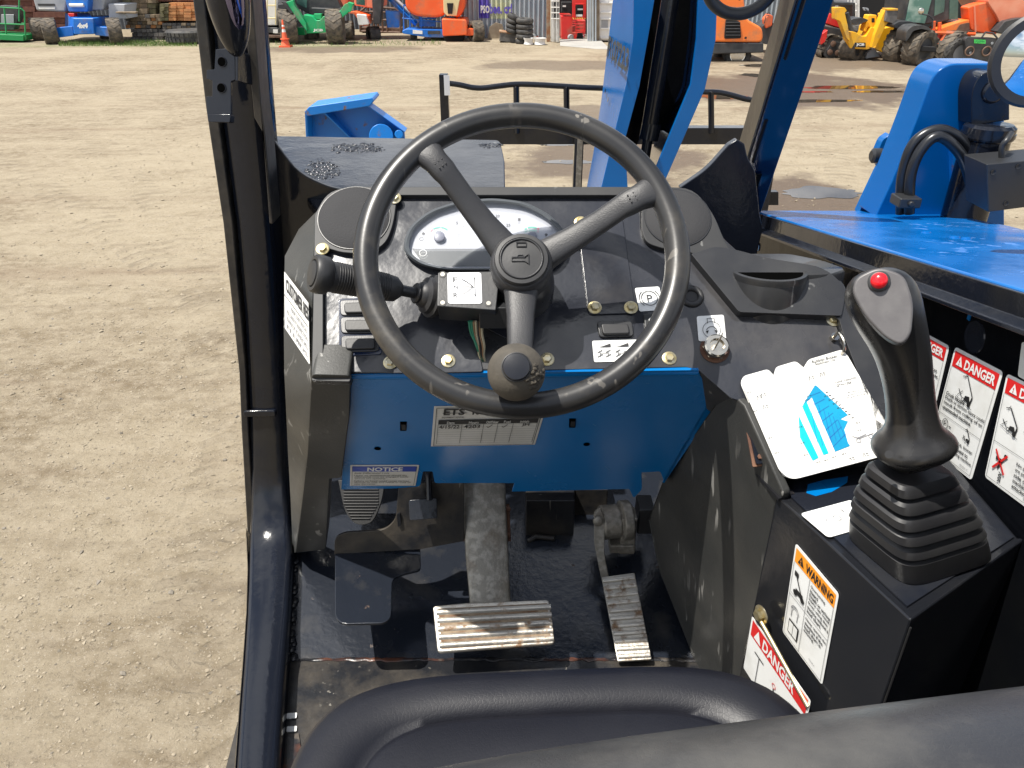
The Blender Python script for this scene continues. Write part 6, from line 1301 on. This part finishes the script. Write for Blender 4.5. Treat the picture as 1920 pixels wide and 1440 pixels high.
v.pr('door_label', [(1128, 38), (1140, 38), (1140, 52), (1128, 52)], .17, .02, 'lgrey', 0, cw)
# wall continuing to the right, behind the roller and the dark shed
corr('corrugated_wall', 1250, 1500, WY + 1.5, 0, 4, 'galv', 'corrugated wall behind the orange roller', cat='wall')
v = V('shed', 'grey shed with a large dark open doorway behind the yellow machine', 'shed', 1650, 88)
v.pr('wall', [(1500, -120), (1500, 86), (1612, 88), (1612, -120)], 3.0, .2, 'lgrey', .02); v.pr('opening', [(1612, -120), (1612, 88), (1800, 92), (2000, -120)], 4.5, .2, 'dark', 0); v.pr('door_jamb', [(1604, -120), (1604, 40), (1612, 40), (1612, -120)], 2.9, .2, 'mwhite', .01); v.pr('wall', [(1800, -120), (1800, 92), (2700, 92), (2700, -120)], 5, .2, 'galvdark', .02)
v.bars('window_bar', [(1590 + k * 6, -40, 1590 + k * 6, 30) for k in range(3)] + [(1586, 8, 1606, 8), (1586, 20, 1606, 20)], .02, 'mwhite', dy=2.8)
# ---------- 16 roller
v = V('road_roller', 'orange road roller rear with a black grille and black bumper', 'road roller', 1385, 116)
v.pr('engine_hood', rp([(1240, -60), (1240, 78), (1428, 80), (1432, 68), (1429, 52), (1400, 36), (1388, -60)], 8, 5), .0, 1.6, 'orange2', .05)
gr = v.pr('grille', rp([(1361, 36), (1388, 40), (1390, 72), (1358, 73)], 4), -.03, .05, 'dark', .01)
v.bars('grille_slat', [(1361, y, 1388, y) for y in (42, 48, 54, 60, 66)], .010, 'dgrey', gr, dy=-.04); b = B('ink'); b.lathe(v.P(1398, 71, -.01), (0, -1, 0), [(.03, 0), (.028, .01)], 0, 16); part('tow_eye', b, v.o)
v.pr('bumper', [(1330, 80), (1432, 80), (1432, 99), (1330, 102)], .0, .6, 'dgrey', .03); wheel(v, v.P(1381, 101, .5), (-.1, -1, 0), v.m(26), .5, 18, 'tyredark', 'chrome'); wheel(v, v.P(1362, 101, 1.2), (-.1, -1, 0), v.m(24), .5, 18, 'tyredark')
v = V('mini_excavator', 'orange excavator piece showing between the roller and the right post', 'excavator', 1450, 100)
v.pr('body', rp([(1428, 50), (1440, 40), (1452, 44), (1456, 86), (1430, 82)], 4), 0, .8, 'dgrey', .03); v.pr('arm', rp([(1434, 36), (1442, 26), (1450, 30), (1448, 48), (1436, 54)], 3), -.1, .3, 'orange', .02); v.bars('arm_hose', [(1433, 44, 1436, 30), (1436, 30, 1442, 28)], .012, 'dgrey', dy=-.15); v.bars('hook', [(1438, 24, 1438, 28), (1438, 24, 1444, 24), (1444, 24, 1444, 28)], .01, 'dgrey')
# ---------- 18 track loader
v = V('track_loader', 'red and black compact track loader behind the yellow machine', 'track loader', 1560, 109)
v.pr('cab', rp([(1560, -60), (1564, 4), (1604, 5), (1604, 40), (1598, 40), (1598, 10), (1566, 10), (1560, 40), (1550, 40), (1552, -60)], 2), .5, 1.0, 'dgrey', .02); v.pr('engine_body', [(1556, 24), (1580, 40), (1584, 56), (1548, 44)], .3, 1.2, 'mred', .02); v.pr('frame', [(1545, 48), (1584, 56), (1582, 72), (1548, 64)], .2, .8, 'dgrey', .02); v.pr('lift_arm', [(1538, 66), (1552, 56), (1550, 76), (1540, 84)], 0, .2, 'mred', .01)
b = B('tyredark'); tr = rp([(1540, 102), (1552, 70), (1564, 66), (1588, 74), (1592, 90), (1590, 109), (1546, 109)], 7, 5); b.prism([v.P(x, y, 0) for x, y in tr], (0, .45, 0)); tk = part('track', b, v.o, bevel=.01)
b = B('tyre')
for i in range(len(tr)):
    a = v.P(*tr[i], -.01); c = v.P(*tr[(i + 1) % len(tr)], -.01); nseg = max(1, int((c - a).length / .09))
    for k in range(nseg): q_ = a.lerp(c, (k + .5) / nseg); d_ = (c - a).normalized(); nn = Vector((-d_.z, 0, d_.x)); b.prism([q_ - d_ * .025 - nn * .03, q_ + d_ * .025 - nn * .03, q_ + d_ * .025 + nn * .03, q_ - d_ * .025 + nn * .03], (0, .47, 0))
part('track_lug', b, tk); v.pr('track_frame', [(1550, 94), (1562, 76), (1580, 82), (1588, 104), (1552, 105)], -.03, .05, 'dgrey', .01)
for x, y in ((1562, 82), (1556, 98), (1570, 99), (1584, 98)): b = B('brown'); b.lathe(v.P(x, y, -.03), (0, -1, 0), [(.07, 0), (.07, .03), (.02, .04)], 0, 16); part('track_roller', b, tk)
# ---------- 19 yellow telehandler
v = V('yellow_telehandler', 'yellow telehandler facing the camera with folded stabilizers and black fender', 'telehandler', 1615, 114)
f_ = v.pr('stabilizer_frame', rp([(1589, 59), (1604, 60), (1616, 68), (1624, 68), (1634, 50), (1642, 54), (1640, 66), (1634, 90), (1626, 93), (1594, 91), (1590, 76)], 3), 0, .35, 'yellow', .02)
b = B('ink'); b.prism([v.P(x, y, -.02) for x, y in ((1603, 80), (1623, 80), (1623, 89), (1603, 88))], (0, .02, 0)); part('name_plate', b, f_); v.text('lettering', 'JCB', 1605, 81, 1621, 87, -.03, 'mwhite', f_, .06)
v.pr('stabilizer_arm', rp([(1566, 14), (1584, 14), (1588, 20), (1584, 24), (1590, 50), (1594, 78), (1588, 72), (1576, 40), (1572, 38), (1566, 36)], 2), -.15, .25, 'yellow', .015); v.pr('stabilizer_arm', rp([(1660, 18), (1668, 18), (1668, 40), (1662, 46), (1644, 84), (1634, 90), (1640, 66), (1652, 36)], 2), -.15, .25, 'yellow', .015)
v.pr('stabilizer_foot', [(1664, 18), (1684, 17), (1682, 38), (1674, 44), (1660, 40)], -.25, .3, 'wood5', .01); v.pr('foot_cap', [(1664, 16), (1684, 16), (1684, 20), (1664, 20)], -.27, .32, 'yellow', .01); v.bars('stabilizer_ram', [(1588, 24, 1596, 56)], .05, 'dgrey', dy=-.1)
v.pr('boom_nose', rp([(1629, 28), (1644, 28), (1644, 46), (1636, 52), (1628, 50), (1624, 60), (1620, 58)], 2), .1, .3, 'yellow', .02); v.pr('nose_gap', [(1635, 34), (1640, 34), (1640, 42), (1635, 42)], .08, .03, 'dark', 0)
v.pr('fender', rp([(1592, 40), (1600, 35), (1618, 33), (1630, 38), (1620, 42), (1604, 48)], 4), .1, .6, 'dgrey', .02); v.bars('wing_mirror', [(1622, 16, 1632, 26)], .012, 'dgrey'); v.pr('mirror_head', rp([(1618, 14), (1628, 15), (1630, 20), (1620, 20)], 2), 0, .05, 'lgrey', .005)
v.pr('side_body', rp([(1655, 54), (1688, 46), (1696, 36), (1700, 70), (1690, 90), (1660, 100), (1640, 92)], 3), .5, 1.5, 'yellow', .03); v.pr('boom', [(1680, 30), (1720, 22), (1722, 30), (1700, 42), (1684, 48)], .8, 1.2, 'yellow', .03); v.pr('bucket_edge', [(1626, 100), (1640, 90), (1650, 106), (1624, 110)], .3, .4, 'lgrey', .01)
wheel(v, v.P(1597, 91, .3), (.8, -1, 0), v.m(22), .42, 14, dish=.5); wheel(v, v.P(1610, 92, .5), (.5, -1, 0), v.m(20), .38, 14); wheel(v, v.P(1604, 60, 2.2), (1, -.3, 0), v.m(20), .4, 14, 'tyredark')
# ---------- 21 black cabbed telehandler
v = V('grey_telehandler', 'dark telehandler with a greenish glass cab and two big dusty wheels', 'telehandler', 1705, 122)
wheel(v, v.P(1724, 90, .1), (.55, -1, 0), v.m(33), .42, 16, rm='dgrey', dish=.5, label='nearest big dusty wheel of the dark telehandler'); wheel(v, v.P(1686, 88, .9), (.75, -1, 0), v.m(34), .44, 16, rm='dgrey')
cb = v.pr('cab', rp([(1694, 42), (1712, -60), (1795, -60), (1795, 34), (1760, 42), (1730, 46)], 3), .8, 1.3, 'dgrey', .03); v.pr('cab_window', [(1698, 40), (1714, -40), (1750, -40), (1746, 2), (1734, 44)], .78, .03, 'teal', 0, cb); v.pr('cab_window', [(1762, -40), (1760, 10), (1764, 18), (1776, 10), (1778, -40)], .78, .03, 'yellow', 0, cb) if False else None
v.pr('cab_window', [(1782, -40), (1780, 36), (1796, 36), (1798, -40)], .78, .03, 'glass', 0, cb); v.pr('cab_window', [(1756, -40), (1752, 30), (1770, 22), (1776, -40)], .78, .03, 'glass', 0, cb)
v.pr('fender', rp([(1675, 46), (1686, 40), (1710, 40), (1722, 46), (1700, 50), (1688, 54), (1678, 53)], 5), .5, .6, 'dgrey', .02); v.pr('fender', rp([(1700, 58), (1712, 48), (1732, 47), (1746, 54), (1744, 58), (1728, 54), (1712, 58), (1704, 72), (1698, 80)], 5), -.15, .55, 'dgrey', .02); v.bars('mirror_arm', [(1728, 26, 1742, 29), (1742, 29, 1749, 36), (1749, 36, 1748, 54)], .018, 'dgrey', dy=.3)
b = B('chrome'); b.ball(v.P(1727, 21, .3), .07, 0, 14, 10, (1, .4, 1.1)); part('wing_mirror', b, v.o); v.pr('axle', [(1722, 86), (1756, 88), (1756, 98), (1722, 96)], -.2, .4, 'dark', .02)
# ---------- 22 orange telehandler at right
v = V('large_orange_telehandler', 'large orange telehandler with a washed out hood and open side frame at the right', 'telehandler', 1800, 118)
v.pr('side_hood', rp([(1815, 14), (1832, 8), (1850, 4), (1862, 8), (1868, 30), (1874, 46), (1868, 66), (1830, 60), (1820, 56), (1817, 40)], 4), .2, .4, 'orange', .03); v.pr('hood_trim', [(1826, 12), (1829, 12), (1831, 60), (1828, 60)], .17, .04, 'paleorange', 0)
v.pr('top_hood', rp([(1852, 4), (1870, -60), (2000, -60), (2000, 32), (1900, 38), (1876, 46), (1868, 28)], 4), .1, 1.5, 'paleorange', .04); v.pr('front_wing', rp([(1762, 54), (1790, 44), (1818, 36), (1818, 62), (1790, 60), (1762, 60)], 4), .1, .6, 'orange2', .03); v.pr('wing_gap', rp([(1792, 60), (1800, 46), (1818, 42), (1818, 60)], 3), .07, .05, 'brown', 0)  # top hood paled: washed out sunlight is put into its colour
v.bars('side_frame', [(1748, 61, 1828, 64), (1735, 84, 1748, 61), (1760, 84, 1772, 64)], .045, 'orange', dy=-.1); v.pr('frame_panel', [(1748, 62), (1772, 63), (1762, 78), (1742, 78)], -.05, .03, 'mred', 0); sb = v.pr('side_beam', [(1732, 78), (1764, 82), (1758, 90), (1733, 87)], -.12, .1, 'orange', .01); v.text('lettering', '116/818', 1739, 84, 1754, 88, -.13, 'ink', sb, .02)
v.bars('handrail', [(1751, 40, 1750, 62), (1762, 42, 1761, 60)], .045, 'orange', dy=.0)
wheel(v, v.P(1782, 96, .0), (.6, -1, 0), v.m(36), .48, 16, rm='steelarm', dish=.4); wheel(v, v.P(1796, 100, -.35), (.25, -1, 0), v.m(27), .2, 18, 'tyredark', 'lgrey')
v.pr('grey_fender', rp([(1868, 60), (1884, 40), (1910, 34), (1960, 32), (1960, 60), (1900, 56), (1890, 66)], 4), -.1, .8, 'dgrey', .02)
v = V('counterweight', 'black steel plate with a green number label standing behind the blue bracket', 'steel plate', 1846, 125)
pl_ = v.pr('plate', rp([(1809, 74), (1814, 69), (1866, 71), (1872, 76), (1868, 122), (1806, 122), (1812, 104)], 4), 0, .15, 'dgrey', .015); v.pr('side_plate', [(1870, 72), (1880, 74), (1878, 122), (1868, 122)], .1, .3, 'dgrey', .01); v.pr('label_plate', [(1827, 74), (1848, 75), (1848, 82), (1827, 81)], -.02, .015, 'ggl', 0, pl_); v.text('lettering', 'P20994', 1829, 75.5, 1846, 80.5, -.03, 'lgreen', pl_, .02)
v.bars('lifting_lug', [(1841, 70, 1848, 60), (1848, 60, 1862, 62), (1862, 62, 1872, 74)], .02, 'dgrey', pl_)
for x in (1818, 1850): b = B('brown'); b.torus(v.P(x, 96, -.03), (0, -1, 0), .1, .018, 0, 24, 8); part('lifting_ring', b, pl_)
for x, y in ((1819, 99), (1860, 81)): b = B('lgrey'); b.lathe(v.P(x, y, -.01), (0, -1, 0), [(.03, 0), (.03, .01)], 0, 12); part('bolt_head', b, pl_)
